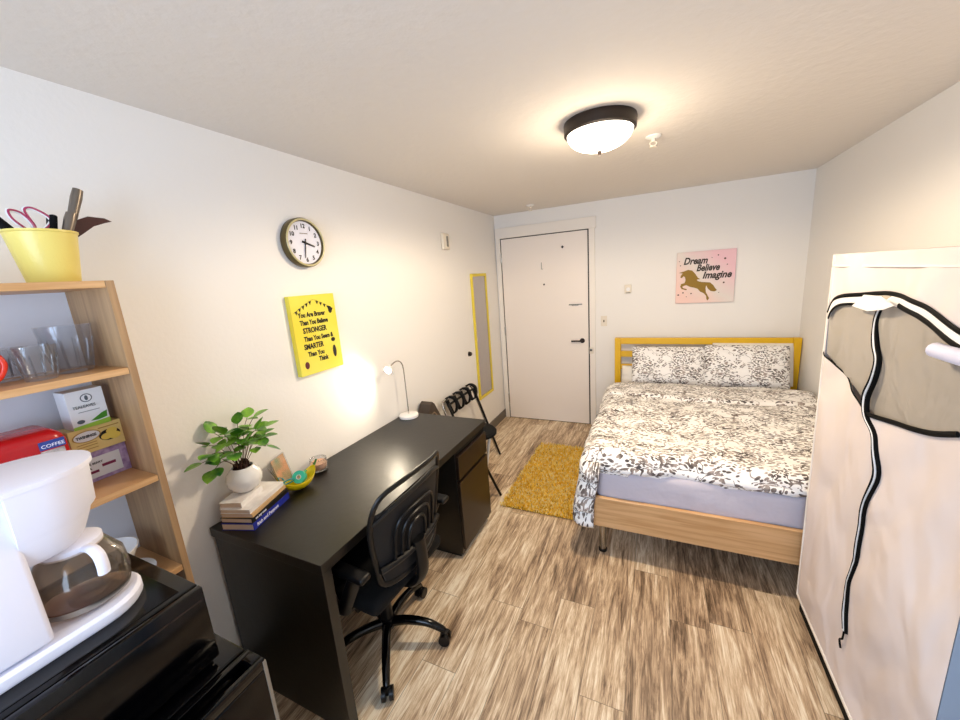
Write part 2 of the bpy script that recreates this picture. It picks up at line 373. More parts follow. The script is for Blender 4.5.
# ------------------------------------------------------------ ceiling fixtures
t = empty('ceiling_light', (1.46, -2.2, 2.44), label='round flush ceiling light with bronze rim and glowing white dome', cat='ceiling light')
b = new(); lathe(b, [(0, -.001), (.166, -.001), (.168, -.010), (.166, -.05), (.155, -.056), (.150, -.05), (0, -.05)], 48); obj('rim', b, 'dark_metal', t, True)
b = new(); lathe(b, [(.152, -.054)] + [(.152*math.cos(a), -.054-.079*math.sin(a)) for a in [PI/2*k/9 for k in range(1, 9)]] + [(0, -.133)], 40); o = obj('glass_dome', b, 'dome', t, 'full')
o.visible_shadow = True
b = new(); lathe(b, [(0, -.155), (.006, -.152), (.009, -.143), (.011, -.134), (0, -.132)], 12); obj('finial', b, 'dark_metal', t, True)
for i, (x, y, lab) in enumerate(((1.69, -1.79, 'white ceiling sprinkler head beside the round ceiling light'), (.541, -.335, 'small ceiling sprinkler head above the white door'))):
    t = empty('ceiling_sprinkler', (x, y, 2.44), label=lab, cat='sprinkler', group='fire sprinklers on the ceiling')
    b = new(); lathe(b, [(0, -.001), (.040, -.001), (.040, -.006), (.022, -.014), (0, -.014)], 24); obj('escutcheon', b, 'white', t, True)
    b = new(); tube(b, [(0, 0, -.012), (0, 0, -.03)], .011, 10)
    for s in (-1, 1): tube(b, [(s*.008, 0, -.026), (s*.018, 0, -.038), (s*.005, 0, -.053)], .0036, 6)
    lathe(b, [(0, -.052), (.020, -.053), (.020, -.057), (0, -.057)], 12); obj('nozzle', b, 'offwhite', t, True)

# ------------------------------------------------------------ things on the walls
t = empty('wall_clock', (0, -2.758, 1.998), label='round wall clock with brass rim and black numerals', cat='clock')
r = .126
b = new(); lathe(b, [(0, .001), (r-.004, .001), (r, .006), (r, .038), (r-.006, .046), (r-.014, .044), (r-.017, .030), (0, .030)], 56, mtx=LEFTW(0, 0, 0)); obj('clock_case', b, 'olive_metal', t, True)
b = new(); lathe(b, [(0, .0325), (r-.018, .0325), (r-.018, .0305), (0, .0305)], 48, mtx=LEFTW(0, 0, 0)); obj('clock_face', b, mat('clock_face_white', '#e8e8f2', .5), t)
for k in range(1, 13):
    a = PI/2 - k*PI/6
    text('numeral', str(k), .030, 'ink', LEFTW(.0335, .086*math.cos(a), .086*math.sin(a)-.011), t, align='CENTER', bold=.0008)
def hand(name, ang, L, w, d):
    b = new(); dx, dz = math.cos(ang), math.sin(ang); px, pz = -dz, dx
    poly = [(-dx*.02+px*w, -dz*.02+pz*w), (dx*L+px*w*.6, dz*L+pz*w*.6), (dx*L-px*w*.6, dz*L-pz*w*.6), (-dx*.02-px*w, -dz*.02-pz*w)]
    prism(b, poly, d, d+.0015, lambda u, v, e: (e, u, v)); obj(name, b, 'ink', t)
hand('hour_hand', PI/2-3.55*PI/6, .062, .0055, .035); hand('minute_hand', PI/2-6.35*PI/6, .080, .0034, .037)
b = new(); lathe(b, [(0, .040), (.005, .0395), (.006, .034), (0, .034)], 12, mtx=LEFTW(0, 0, 0)); obj('hand_cap', b, 'ink', t)
b = new(); lathe(b, [(r-.004, .0445), (r-.007, .049), (r-.013, .047), (r-.0135, .0435)], 48, mtx=LEFTW(0, 0, 0)); obj('bezel', b, mat('pale_bezel', '#cbbf8e', .35), t, True)
b = new(); box(b, .0335, .0340, -.025, .025, .045, .049); obj('dial_mark', b, 'metal', t)

t = empty('canvas_sign', (0, -2.766, 1.515), label='yellow canvas sign with black hand lettering on the left wall', cat='sign')
b = new(); box(b, .001, .032, -.150, .150, -.212, .212, .002); obj('canvas', b, 'yellow_canvas', t)
X = .0328
for body, yy, zz, s, k in (('You Are Braver', -.112, .098, .036, .86), ('Than You Believe', -.108, .057, .036, .82), ('STRONGER', -.096, .013, .040, .86), ('Than You Seem &', -.098, -.030, .036, .84), ('SMARTER', -.106, -.073, .040, .86), ('Than You', -.088, -.114, .036, .86), ('Think', -.020, -.150, .036, .86)):
    text('lettering', body, s, 'ink', LEFTW(X, yy, zz), t, bold=.0013, sx=k*.9)
FW = lambda a, c, e: (e, a, c)
for k in range(11):
    u = -.12 + k*.024; zz = .185 - abs(abs(u)**1.25)*.75
    if k == 5: continue
    b = new(); prism(b, [(u-.009, zz), (u+.009, zz+.002*(1 if u < 0 else -1)), (u, zz-.019)], .0325, .0334, FW); obj('bunting_flag', b, 'ink', t)
b = new(); tube(b, [(X, u, .186-abs(abs(u)**1.25)*.75) for u in [-.135+.27*k/24 for k in range(25)]], .0007, 4); obj('bunting_string', b, 'ink', t)
def oval(cx, cz, a, c, m, nm):
    b = new(); prism(b, [(cx+a*math.cos(q), cz+c*math.sin(q)) for q in [2*PI*k/18 for k in range(18)]], .0325, .0333, FW); obj(nm, b, m, t)
oval(.098, -.115, .013, .035, 'ink', 'dark_motif'); oval(.098, -.048, .015, .012, 'ink', 'dark_motif'); oval(.108, .122, .013, .02, 'ink', 'dark_motif')
oval(-.105, -.158, .014, .02, mat('maroon_ink', '#5a1420', .7), 'red_motif')

t = empty('doorbell_chime', (0, -1.215, 2.09), label='small beige chime box high on the left wall', cat='chime')
b = new(); box(b, .001, .032, -.055, .055, -.07, .07, .01, 3); obj('housing', b, 'offwhite', t, True)
b = new(); box(b, .0315, .0335, -.004, .03, -.045, .045, .001); obj('grille', b, 'metal', t)
b = new(); lathe(b, [(0, .03), (.016, .028), (.022, .018), (.016, .008), (.024, .004), (.026, 0)], 20, mtx=LEFTW(.0005, -.893, 1.005))
tag(obj('coat_knob', b, 'dark_metal', None, True), 'small dark round knob on the left wall beside the mirror', 'knob')
t = empty('wall_mirror', (0, -.555, 1.13), label='tall narrow mirror with yellow frame on the left wall', cat='mirror')
hy, hz, fw = .185, .672, .022
b = new(); box(b, .001, .022, -hy, -hy+fw, -hz, hz, .002); box(b, .001, .022, hy-fw, hy, -hz, hz, .002); box(b, .001, .022, -hy+fw, hy-fw, -hz, -hz+fw*1.3, .002); box(b, .001, .022, -hy+fw, hy-fw, hz-fw*1.3, hz, .002); obj('frame', b, 'yellow_frame', t)
b = new(); box(b, .002, .012, -hy+fw, hy-fw, -hz+fw*1.3, hz-fw*1.3); obj('mirror_glass', b, 'mirror', t)

t = empty('unicorn_canvas', (2.14, -.0, 1.61), label='square pastel canvas with gold unicorn above the bed', cat='wall art')
b = new(); box(b, -.243, .243, -.032, -.001, -.243, .243, .003); obj('canvas', b, 'unicorn_bg', t)
gi = mat('dark_gold_ink', '#2e200c', .5)
for body, u, v, s, k in (('Dream', -.186, .128, .088, .80), ('Believe', -.075, .060, .086, .76), ('Imagine', -.022, -.012, .088, .86)):
    text('lettering', body, s, gi, BACKW(u, -.0335, v), t, shear=.3, bold=.0030, sx=k)
Z_ = [(90, 335), (150, 318), (190, 303), (235, 310), (270, 345), (300, 385), (325, 400), (288, 405), (300, 420), (340, 430), (385, 432), (430, 435), (465, 465), (485, 495), (505, 515), (480, 530), (440, 525), (410, 500), (390, 465), (385, 495), (390, 535), (410, 570), (428, 600), (412, 625), (400, 610), (395, 577), (370, 548), (330, 530), (300, 500), (270, 490), (220, 480), (180, 462), (150, 468), (135, 478), (145, 492), (187, 502), (180, 514), (130, 503), (112, 478), (120, 450), (157, 440), (168, 410), (160, 378), (145, 368), (126, 388), (108, 380), (120, 355), (135, 341)]
uni = [((x-65)/615*.486-.243, .243-(y-(130-.065*(x-65)))/(525+.04*(x-65))*.486) for x, y in Z_]
b = new(); prism(b, uni, -.0325, -.0338, lambda a, c, e: (a, e, c)); obj('unicorn_print', b, 'gold', t)
bd = mat('brown_dots', '#5a3c30', .6)
for u, v, q in ((.1, .195, .006), (.155, .16, .009), (.175, .105, .005), (.155, -.06, .008), (-.21, .12, .005), (-.22, -.16, .008), (-.18, -.14, .007), (-.11, -.15, .007), (-.15, -.18, .004), (.05, .175, .004), (.12, -.15, .004), (.2, .02, .004), (-.22, .16, .004)):
    b = new(); prism(b, [(u+q*math.cos(a), v+q*math.sin(a)) for a in [2*PI*k/10 for k in range(10)]], -.0325, -.0336, lambda a, c, e: (a, e, c)); obj('confetti_dot', b, bd, t)

t = empty('thermostat', (1.455, 0, 1.533), label='small ivory thermostat on the back wall', cat='thermostat')
b = new(); box(b, -.034, .034, -.022, -.001, -.045, .045, .006); obj('housing', b, 'offwhite', t, True)
b = new(); lathe(b, [(0, .008), (.018, .006), (.020, 0)], 24, mtx=BACKW(.003, -.022, -.002)); obj('dial', b, 'white', t, True)
b = new(); box(b, -.02, .025, -.0235, -.0221, -.040, -.035); obj('slot', b, 'dark_metal', t)
t = empty('light_switch', (1.215, 0, 1.204), label='ivory light switch plate beside the door', cat='light switch')
b = new(); box(b, -.032, .032, -.007, -.001, -.055, .055, .002); obj('plate', b, 'offwhite', t)
b = new(); box(b, -.006, .006, -.016, -.007, -.012, .012, .002); obj('toggle', b, 'olive_metal', t)
b = new(); box(b, 1.135, 1.175, -.045, -.013, .055, .13, .004)
tag(obj('plug_adapter', b, 'black_plastic'), 'small black plug adapter low beside the door frame', 'adapter')

# ------------------------------------------------------------ bed
bed = empty('bed', (0, 0, 0), label='double bed with birch frame and yellow slatted headboard', cat='bed')
hb = None
b = new(); box(b, 1.338, 1.398, -.125, -.07, 0, 1.035, .003); box(b, 2.842, 2.90, -.125, -.07, 0, 1.035, .003)
for z0, z1 in ((.972, 1.035), (.835, .895), (.70, .755)): box(b, 1.398, 2.842, -.115, -.082, z0, z1, .003)
box(b, 1.398, 2.842, -.112, -.085, .40, .52, .003)
o = obj('headboard', b, 'yellow_paint', bed); o['label'] = 'yellow slatted headboard'
b = new(); box(b, 1.378, 2.895, -2.132, -2.104, .204, .398, .003); o = obj('footboard', b, 'birch', bed)
for z in (.33, .30, .25):
    q = new(); lathe(q, [(0, .001), (.004, .001), (.004, 0)], 10, mtx=BACKW(1.40, -2.1325, z)); obj('screw', q, 'dark_metal', o)
b = new(); box(b, 1.378, 1.402, -2.104, -.125, .204, .36, .003); obj('side_rail', b, 'birch', bed)
b = new(); box(b, 2.872, 2.895, -2.104, -.125, .204, .36, .003); obj('side_rail', b, 'birch', bed)
b = new()
for k in range(12): box(b, 1.402, 2.872, -2.05+k*.165, -1.97+k*.165, .325, .345)
o = obj('bed_slats', b, 'birch', bed)
for x, y in ((1.452, -2.078), (2.84, -2.078), (2.14, -1.1)):
    b = new(); tube(b, [(x, y, .335), (x, y, .012)], .021, 16); l = obj('leg', b, 'metal', bed, True)
    b = new(); tube(b, [(x, y, .014), (x, y, .0)], .026, 16); obj('foot_cap', b, 'black_plastic', l, True)
b = new(); box(b, 1.408, 2.868, -2.10, -.13, .347, .588, .06, 5)
bmesh.ops.subdivide_edges(b, edges=[e for e in b.edges if e.calc_length() > .25], cuts=14, use_grid_fill=True)
for v in b.verts:
    if v.co.y < -2.0: v.co.y += .012*noise.noise(Vector((v.co.x*5, v.co.z*9, 3)))
tag(obj('mattress', b, 'sheet', None, 'full'), 'mattress in a plain lavender fitted sheet on the birch bed frame', 'mattress')

def duvet():
    b = new(); uvl = b.loops.layers.uv.new('UVMap')
    NS, NV = 130, 120
    # arc-length cross-section from left hem to right wall
    grid = []
    for j in range(NV+1):
        v = j/NV
        row = []
        for i in range(NS+1):
            s = i/NS
            x = 1.28 + s*1.585 if False else None
            y = -.40 - v*1.825; ysd = -.40 - v*1.735
            top = .648 - .040*max(0, 1-(-.40-y)/.22)
            hang = .30 + .05*noise.noise(Vector((y*3, .3, 0))) + (.05 if v < .25 else 0) - .04*math.exp(-((y+.45)/.12)**2) + .05*math.exp(-((y+2.2)/.10)**2)
            L1 = hang; rad = .075; arc = rad*PI/2; flat = 2.862-(1.335+rad); tot = L1+arc+flat
            d = s*tot
            bx = 1.327
            if d < L1:
                k = 1-d/L1; x = bx - .018*math.sin(k*1.9) + .018*math.sin(y*16+1.3*math.sin(y*5))*k; z = top-rad-(L1-d)
                ux = 1
            elif d < L1+arc:
                a = (d-L1)/rad; x = bx+rad-rad*math.cos(a); z = top-rad+rad*math.sin(a)
            else:
                x = bx+rad+(d-L1-arc); z = top
            onTop = min(1, max(0, (d-L1)/(arc)))
            # puff and wrinkles
            nn = noise.noise(Vector((x*3.1, y*3.4, z*3)))*.018 + noise.noise(Vector((x*8, y*9, 1+z*6)))*.008 + abs(noise.noise(Vector((x*5+2, y*5, 7))))*.012
            if y > -.93+.03*math.sin(x*5): z += .010*onTop; 
            if y > -.93+.03*math.sin(x*5) and onTop < .5: x -= .012
            z += nn*onTop; x += nn*(1-onTop)
            z -= .020*onTop*math.exp(-((y+.935-.03*math.sin(x*5))/.014)**2)
            # foot end rolls over the mattress edge
            ye = -2.072 - .018*math.sin(x*9)-.012*noise.noise(Vector((x*4, 2, 2)))
            if onTop > .3:
                drop = .085 if x < 1.6 else .05+.022*math.sin(x*7)
                drop = drop*(1-.35*max(0, min(1, (x-2.0)/.5)))
                over = max(0, ye+.05 - y)      # length past start of the roll
                if over > 0:
                    R = .05
                    a = min(over/R, PI/2)
                    yy = (ye+.05) - R*math.sin(a); zz = z - R*(1-math.cos(a))
                    rest = max(0, over-R*PI/2); zz -= rest*drop/.16; y = yy - .015*math.sin(min(1, rest/.05)*PI); z = zz
            else:
                over = max(0, -2.098 - y); R = .045; a = min(over/R, PI/2); rest = max(0, over-R*PI/2)
                if over > 0:
                    x = x + R*(1-math.cos(a)) + rest; y = -2.098 - R*math.sin(a) - .012*math.sin(z*60)*a
            row.append((b.verts.new((x, y, z)), d, v*1.825))
        grid.append(row)
    for j in range(NV):
        for i in range(NS):
            q = (grid[j][i], grid[j][i+1], grid[j+1][i+1], grid[j+1][i])
            f = b.faces.new([a[0] for a in q])
            for lp, a in zip(f.loops, q): lp[uvl].uv = (a[1], a[2])
    o = obj('duvet', b, 'floral', None, 'full')
    m = o.modifiers.new('thick', 'SOLIDIFY'); m.thickness = .022; m.offset = 1
    return o
d = duvet(); tag(d, 'white duvet with grey brown floral print spread over the bed', 'duvet')

def pillow(bm, w, h, t, flange=.025, n=26):
    uvl = bm.loops.layers.uv.new('UVMap'); sides = []
    for sgn in (1, -1):
        g = []
        for j in range(n+1):
            row = []
            for i in range(n+1):
                u = -1+2*i/n; v = -1+2*j/n
                e = max(0, (1-abs(u*1.04)**3.2))*max(0, (1-abs(v*1.06)**3.2)) if abs(u*1.04) < 1 and abs(v*1.06) < 1 else 0
                z = sgn*(.003+t/2*e**.55)
                pin = 1-.05*(abs(u)**2)*(1-abs(v)**2)*0
                x = u*w/2*(1-.03*(1-v*v)*abs(u)*.0); y = v*h/2*(1-.06*(1-abs(u)**2)*0)
                z += noise.noise(Vector((u*3+w, v*3, sgn)))*.010*(e > 0)
                row.append((bm.verts.new((x, y, z)), u*w/2, v*h/2))
            g.append(row)
        for j in range(n):
            for i in range(n):
                q = (g[j][i], g[j][i+1], g[j+1][i+1], g[j+1][i]); f = bm.faces.new([a[0] for a in q])
                for lp, a in zip(f.loops, q): lp[uvl].uv = (a[1]+sgn*2, a[2])
        sides.append(g)
    def rim(g): return [g[0][i][0] for i in range(n)]+[g[j][n][0] for j in range(n)]+[g[n][n-i][0] for i in range(n)]+[g[n-j][0][0] for j in range(n)]
    A, B = rim(sides[0]), rim(sides[1])
    for k in range(len(A)): bm.faces.new((A[k], A[(k+1) % len(A)], B[(k+1) % len(B)], B[k]))
for nm, x, y, z, w, h, th, tilt, rz, m, lab in (
    ('pillow', 1.84, -.245, .785, .645, .375, .13, 68, .02, 'floral_pillow', 'floral pillow leaning on the left half of the yellow headboard'),
    ('pillow', 2.475, -.245, .795, .645, .39, .13, 68, -.03, 'floral_pillow', 'floral pillow leaning on the right half of the yellow headboard'),
    ('pillow', 2.535, -.16, .80, .62, .385, .06, 76, 0, 'white_cloth', 'plain cream pillow behind the right floral pillow'),
    ('pillow', 1.715, -.185, .655, .60, .20, .10, 70, 0, 'white_cloth', 'plain cream pillow low behind the left floral pillow')):
    b = new(); pillow(b, w, h, th); o = obj(nm, b, m, None, 'full', (x, y, z)); o.rotation_euler = (math.radians(tilt), 0, rz)
    tag(o, lab, 'pillow')

# ------------------------------------------------------------ rug
def rug():
    x0, x1, y0, y1 = .665, 1.345, -1.855, -.70
    t = empty('shag_rug', (0, 0, 0), label='yellow shaggy rug on the floor between desk and bed', cat='rug')
    b = new(); box(b, x0+.01, x1-.01, y0+.01, y1-.01, 0, .012, .004); obj('backing', b, mat('rug_backing', '#a8851c', .9), t)
    b = new()
    for k in range(15000):
        x = random.uniform(x0, x1); y = random.uniform(y0, y1); a = random.uniform(0, 2*PI); L = random.uniform(.022, .04)
        lean = random.uniform(.2, .95); dx, dy = math.cos(a), math.sin(a); w = random.uniform(.0022, .004)
        tx, ty, tz = x+dx*L*lean, y+dy*L*lean, .012+L*(1-lean*.55)
        v = [b.verts.new(p) for p in ((x-dy*w, y+dx*w, .010), (x+dy*w, y-dx*w, .010), ((x+tx)/2+dy*w, (y+ty)/2-dx*w, .012+(tz-.012)*.7), ((x+tx)/2-dy*w, (y+ty)/2+dx*w, .012+(tz-.012)*.7), (tx, ty, tz))]
        b.faces.new(v[:4]); b.faces.new((v[3], v[2], v[4]))
    o = obj('pile', b, 'rug', t, recalc=False); o['kind'] = 'stuff'
rug()

# ------------------------------------------------------------ desk
desk = empty('desk', (0, 0, 0), label='black brown desk along the left wall with one drawer cabinet', cat='desk')
DX, DY0, DY1, DZ = .665, -3.485, -2.03, .79
b = new(); box(b, .012, DX, DY0, DY1, DZ-.042, DZ, .002); obj('desktop', b, 'black_desk', desk)
b = new(); box(b, .03, DX-.003, DY0+.003, DY0+.045, 0, DZ-.042, .002); obj('side_panel', b, 'black_desk', desk)
b = new(); box(b, .03, .05, DY0+.045, -2.455, .38, DZ-.042); obj('back_panel', b, 'black_desk', desk)
b = new(); box(b, .03, DX-.022, -2.455, -2.43, .03, DZ-.042, .001); box(b, .03, DX-.022, DY1-.025, DY1-.003, .03, DZ-.042, .001); box(b, .03, .045, -2.43, DY1-.025, .03, DZ-.042)
box(b, .045, DX-.03, -2.43, DY1-.025, .06, .08); box(b, .06, DX-.045, -2.44, DY1-.02, 0, .06); obj('cabinet_body', b, 'black_desk', desk)
b = new(); box(b, DX-.021, DX-.002, -2.45, DY1-.006, .555, .705, .002); obj('drawer_front', b, 'drawer', desk)
b = new(); box(b, DX-.021, DX-.002, -2.45, DY1-.006, .07, .535, .002); obj('cabinet_door', b, 'drawer', desk)
b = new(); box(b, DX-.028, DX-.022, -2.45, DY1-.006, .705, DZ-.042); obj('drawer_rail', b, 'black_plastic', desk)

# desk lamp
t = empty('desk_lamp', (.09, -2.12, DZ), label='slim desk lamp with arched chrome stem and bright small head', cat='desk lamp')
b = new(); lathe(b, [(0, .001), (.068, .001), (.07, .006), (.069, .02), (.062, .026), (.012, .028), (0, .028)], 40); obj('lamp_base', b, 'white', t, True)
P = [(0, 0, .026), (0, 0, .15), (0, 0, .30), (0, -.005, .385), (0, -.03, .425), (0, -.075, .437), (.0, -.125, .425), (.008, -.168, .408)]
b = new(); tube(b, spline(P, 6), .0045, 10); obj('lamp_stem', b, 'chrome', t, True)
dirv = Vector((.12, -.9, -.35)).normalized(); q = dirv.to_track_quat('Z', 'Y').to_matrix().to_4x4(); hm = Matrix.Translation((.008, -.165, .409)) @ q
b = new(); lathe(b, [(0, -.02), (.012, -.019), (.018, -.008), (.026, .022), (.0245, .022), (.016, -.004), (0, -.006)], 24, mtx=hm); obj('lamp_head', b, 'white', t, True)
b = new(); lathe(b, [(0, .0), (.014, .004), (.020, .016), (.014, .028), (0, .032)], 20, mtx=hm); obj('bulb', b, 'bulb', t, 'full')

# candle jar
t = empty('candle_jar', (.078, -2.945, DZ), label='glass candle jar with peach wax on the desk', cat='candle')
b = new(); lathe(b, [(0, .001), (.034, .001), (.042, .01), (.046, .035), (.044, .07), (.0415, .07), (.0435, .035), (.039, .012), (0, .006)], 32); obj('glass_jar', b, 'glass', t, 'full')
b = new(); lathe(b, [(0, .008), (.038, .0135), (.0425, .035), (.041, .048), (0, .048)], 28); w_ = obj('wax', b, 'wax', t, True)
b = new(); tube(b, [(0, 0, .048), (.001, 0, .058)], .0012, 6); obj('wick', b, 'ink', w_)

# books
def book(loc, rz, w, l, h, cov, lab, title=None, tcol='white', author=None):
    t = empty('book', loc, rz, lab, 'book', 'books stacked on the desk under the plant')
    b = new(); box(b, -w/2, w/2, -l/2, l/2, 0, .002, .0005); box(b, -w/2, w/2, -l/2, l/2, h-.002, h, .0005); box(b, w/2-.003, w/2, -l/2, l/2, .002, h-.002); obj('cover', b, cov, t)
    b = new(); box(b, -w/2+.003, w/2-.0035, -l/2+.003, l/2-.003, .0022, h-.0022); obj('pages', b, 'paper', t)
    SP = LEFTW(w/2+.0004, -l/2+.02, h*.28)
    if title: text('spine_title', title, h*.66, tcol, SP, t, bold=.0005, ext=.0003)
    if author: text('spine_author', author, h*.4, tcol, LEFTW(w/2+.0004, l/2-.055, h*.32), t, ext=.0003)
    return t
M['blue_cover'] = mat('blue_cover', '#1c2a9a', .4); M['black_cover'] = mat('black_cover', '#16130f', .4); M['white_cover'] = mat('white_cover', '#f4f1ee', .4, var='#e2dcd8', vscale=20); M['tan_cover'] = mat('tan_cover', '#c9a577', .5); M['navy_cover'] = mat('navy_cover', '#2b2a66', .4)
M['white_ink'] = mat('white_ink', '#f0f0ff', .5)
rz = math.radians(18); cx, cy = .124, -3.340
book((cx, cy, DZ+.001), rz, .150, .24, .030, 'blue_cover', 'blue covered book at the bottom of the stack on the desk', 'Rich and Purpose', 'white_ink')
book((cx-.002, cy+.002, DZ+.032), rz-.02, .148, .236, .022, 'black_cover', 'black spined book second from the bottom of the stack', 'on my own', 'white_ink')
book((cx-.003, cy+.002, DZ+.055), rz+.02, .143, .23, .016, 'tan_cover', 'thin tan spined book in the middle of the stack')
book((cx-.005, cy-.001, DZ+.072), rz+.0, .138, .225, .020, 'white_cover', 'white covered book near the top of the stack')
book((cx-.02, cy-.04, DZ+.0925), rz+.04, .10, .14, .024, 'white_cover', 'small thick book with tan pages topmost in the stack')
ZB = DZ+.117

# plant in a round vase
t = empty('potted_plant', (.092, -3.345, ZB), label='leafy green plant in a round white vase on the book stack', cat='plant')
b = new(); lathe(b, [(0, .001), (.034, .001), (.052, .014), (.068, .042), (.070, .062), (.062, .088), (.046, .106), (.044, .112), (.040, .112), (.042, .104), (.055, .085), (0, .08)], 40); obj('vase', b, 'ceramic', t, True)
b = new()
for k in range(26):
    a = random.uniform(0, 2*PI); r0 = random.uniform(0, .03); tube(b, [(r0*math.cos(a), r0*math.sin(a), .085), (1.1*r0*math.cos(a+.3), 1.1*r0*math.sin(a+.3), random.uniform(.115, .145))], .0045, 5)
lathe(b, [(0, .106), (.038, .104), (.040, .09), (0, .09)], 20); obj('bark_chips', b, 'soil', t)
sb, lb = new(), new()
def leaf(bm, p, d, L, wd, up=Vector((0, 0, 1))):
    d = d.normalized(); s = d.cross(up)
    if s.length < .1: s = Vector((1, 0, 0))
    s.normalize(); nrm = s.cross(d)
    prof = [(0, 0), (.12, .55), (.3, .95), (.5, 1), (.7, .8), (.88, .42), (1, 0)]
    mid = [bm.verts.new(p + d*L*u + nrm*(-.18*L*u*u)) for u, _ in prof]
    for sg in (1, -1):
        e = [bm.verts.new(p + d*L*u + s*sg*wd*k + nrm*(-.18*L*u*u + .12*wd*k)) for u, k in prof[1:-1]]
        bm.faces.new((mid[0], e[0], mid[1]))
        for i in range(len(e)-1): bm.faces.new((mid[i+1], e[i], e[i+1], mid[i+2]))
        bm.faces.new((mid[-2], e[-1], mid[-1]))
random.seed(21)
tips = [(-.0, -.145, .20), (.02, -.12, .16), (-.03, -.10, .25), (.03, -.12, .23), (-.05, -.05, .28), (.0, .02, .30), (.02, .08, .31), (-.04, .09, .30), (.05, .10, .26), (.07, .05, .27), (.09, -.02, .24), (.07, .08, .18), (.03, .10, .21), (.02, .0, .25), (.07, -.06, .21), (.05, -.02, .27), (0, .05, .20), (.03, -.06, .29), (.05, .06, .23)]
for k, tp in enumerate(tips):
    T = Vector(tp); base = Vector((T.x*.1, T.y*.1, .11)); mid = base.lerp(T, .55) + Vector((0, 0, .035))
    pts = spline([base, mid, T], 5); tube(sb, pts, .0013, 5)
    dd = (T-mid).normalized()
    leaf(lb, T, dd+Vector((random.uniform(-.3, .5), random.uniform(-.3, .3), random.uniform(-.4, .1))), random.uniform(.056, .075), random.uniform(.023, .031))
    for q in range(3):
        p = pts[random.randint(5, 9)]; sd = Vector((random.uniform(-.4, 1), random.uniform(-1, 1), random.uniform(-.2, .5)))
        leaf(lb, p, sd, random.uniform(.045, .062), random.uniform(.019, .027))
for bb in (sb, lb):
    for v in bb.verts:
        if v.co.x < -.078: v.co.x = -.078 + (v.co.x+.078)*.05
obj('stems', sb, 'stem', t, True); obj('foliage', lb, 'leaf', t, recalc=False)

# banana-shaped bowl
t = empty('banana_bowl', (.135, -3.120, DZ), math.radians(80), 'yellow banana shaped dish holding desk supplies', 'bowl')
b = new(); NU, NW = 20, 10; rows = []
for sgn, off in ((1, 0), (1, .004)):
    g = []
    for i in range(NU+1):
        u = -1+2*i/NU; wdt = .048*(1-abs(u)**2.4)**.6+.004; bend = .018*u*u; lift = .034*abs(u)**2.2
        row = []
        for j in range(NW+1):
            a = PI*j/NW; row.append(b.verts.new((u*.098, bend+math.cos(a)*(wdt-off), lift+.045-(.044-off)*math.sin(a)*(1-.55*abs(u)**2))))
        g.append(row)
    rows.append(g)
    for i in range(NU):
        for j in range(NW): b.faces.new((g[i][j], g[i+1][j], g[i+1][j+1], g[i][j+1]))
for i in range(NU):
    for j in (0, NW): b.faces.new((rows[0][i][j], rows[0][i+1][j], rows[1][i+1][j], rows[1][i][j]))
for e in (0, NU):
    for j in range(NW): b.faces.new((rows[0][e][j], rows[0][e][j+1], rows[1][e][j+1], rows[1][e][j]))
obj('bowl_shell', b, 'banana', t, True)
b = new(); tube(b, [(.098, .018, .078), (.112, .022, .092), (.118, .022, .10)], [.007, .005, .006], 8); obj('stem_tip', b, 'leaf', t, True)
# mint tape dispenser in the bowl
t = empty('tape_roll', (.125, -3.105, DZ+.052), 0, 'mint green tape roll lying in the yellow banana dish', 'tape', rot=(math.radians(60), .3, .4))
b = new(); lathe(b, [(.012, -.016), (.03, -.016), (.031, .016), (.012, .016), (.012, -.016)], 28); obj('tape', b, 'mint', t, True)
b = new(); lathe(b, [(.009, -.018), (.012, -.018), (.012, .018), (.009, .018), (.009, -.018)], 20); obj('tape_core', b, 'white', t, True)
t = empty('marker_pen', (.115, -3.07, DZ+.058), 0, 'green marker lying behind the tape in the yellow dish', 'pen', rot=(1.4, .2, .5))
b = new(); tube(b, [(0, 0, -.03), (0, 0, .03)], .006, 10); obj('barrel', b, mat('green_pen', '#2c9c50', .4), t, True)
b = new(); tube(b, [(0, 0, .03), (0, 0, .045)], .0068, 10); obj('cap', b, 'mint', t, True)
# scissors
t = empty('scissors', (.10, -3.195, DZ+.062), 0, 'teal handled scissors propped between vase and yellow dish', 'scissors', rot=(0, .15, 1.75))
b = new()
for s in (-1, 1): tube(b, [(0, s*.001, 0), (-.035, s*.006, .055), (-.06, s*.009, .095)], [.005, .004, .001], 6, flat=.35)
obj('blades', b, 'metal', t, True)
for s in (-1, 1):
    b = new(); tube(b, spline([(.0, s*.004, -.005), (.02, s*.006, -.014), (.046, s*.016, -.012), (.052, s*.034, .0), (.034, s*.038, .012), (.012, s*.022, .008)], 5, True), .004, 8, closed=True); obj('finger_loop', b, 'teal', t, True)
# photo frame / card leaning on the wall
t = empty('photo_card', (.058, -3.125, DZ+.003), 0, 'clear standing photo frame with colourful picture on the desk by the wall', 'photo frame', rot=(0, -.22, .35))
b = new(); box(b, -.004, .004, -.055, .055, 0, .165, .001); obj('acrylic_frame', b, 'glass', t)
b = new(); box(b, -.001, .001, -.050, .050, .004, .160); obj('picture', b, mat('photo_print', '#dfa070', .5, var='#5f9068', vscale=16), t)

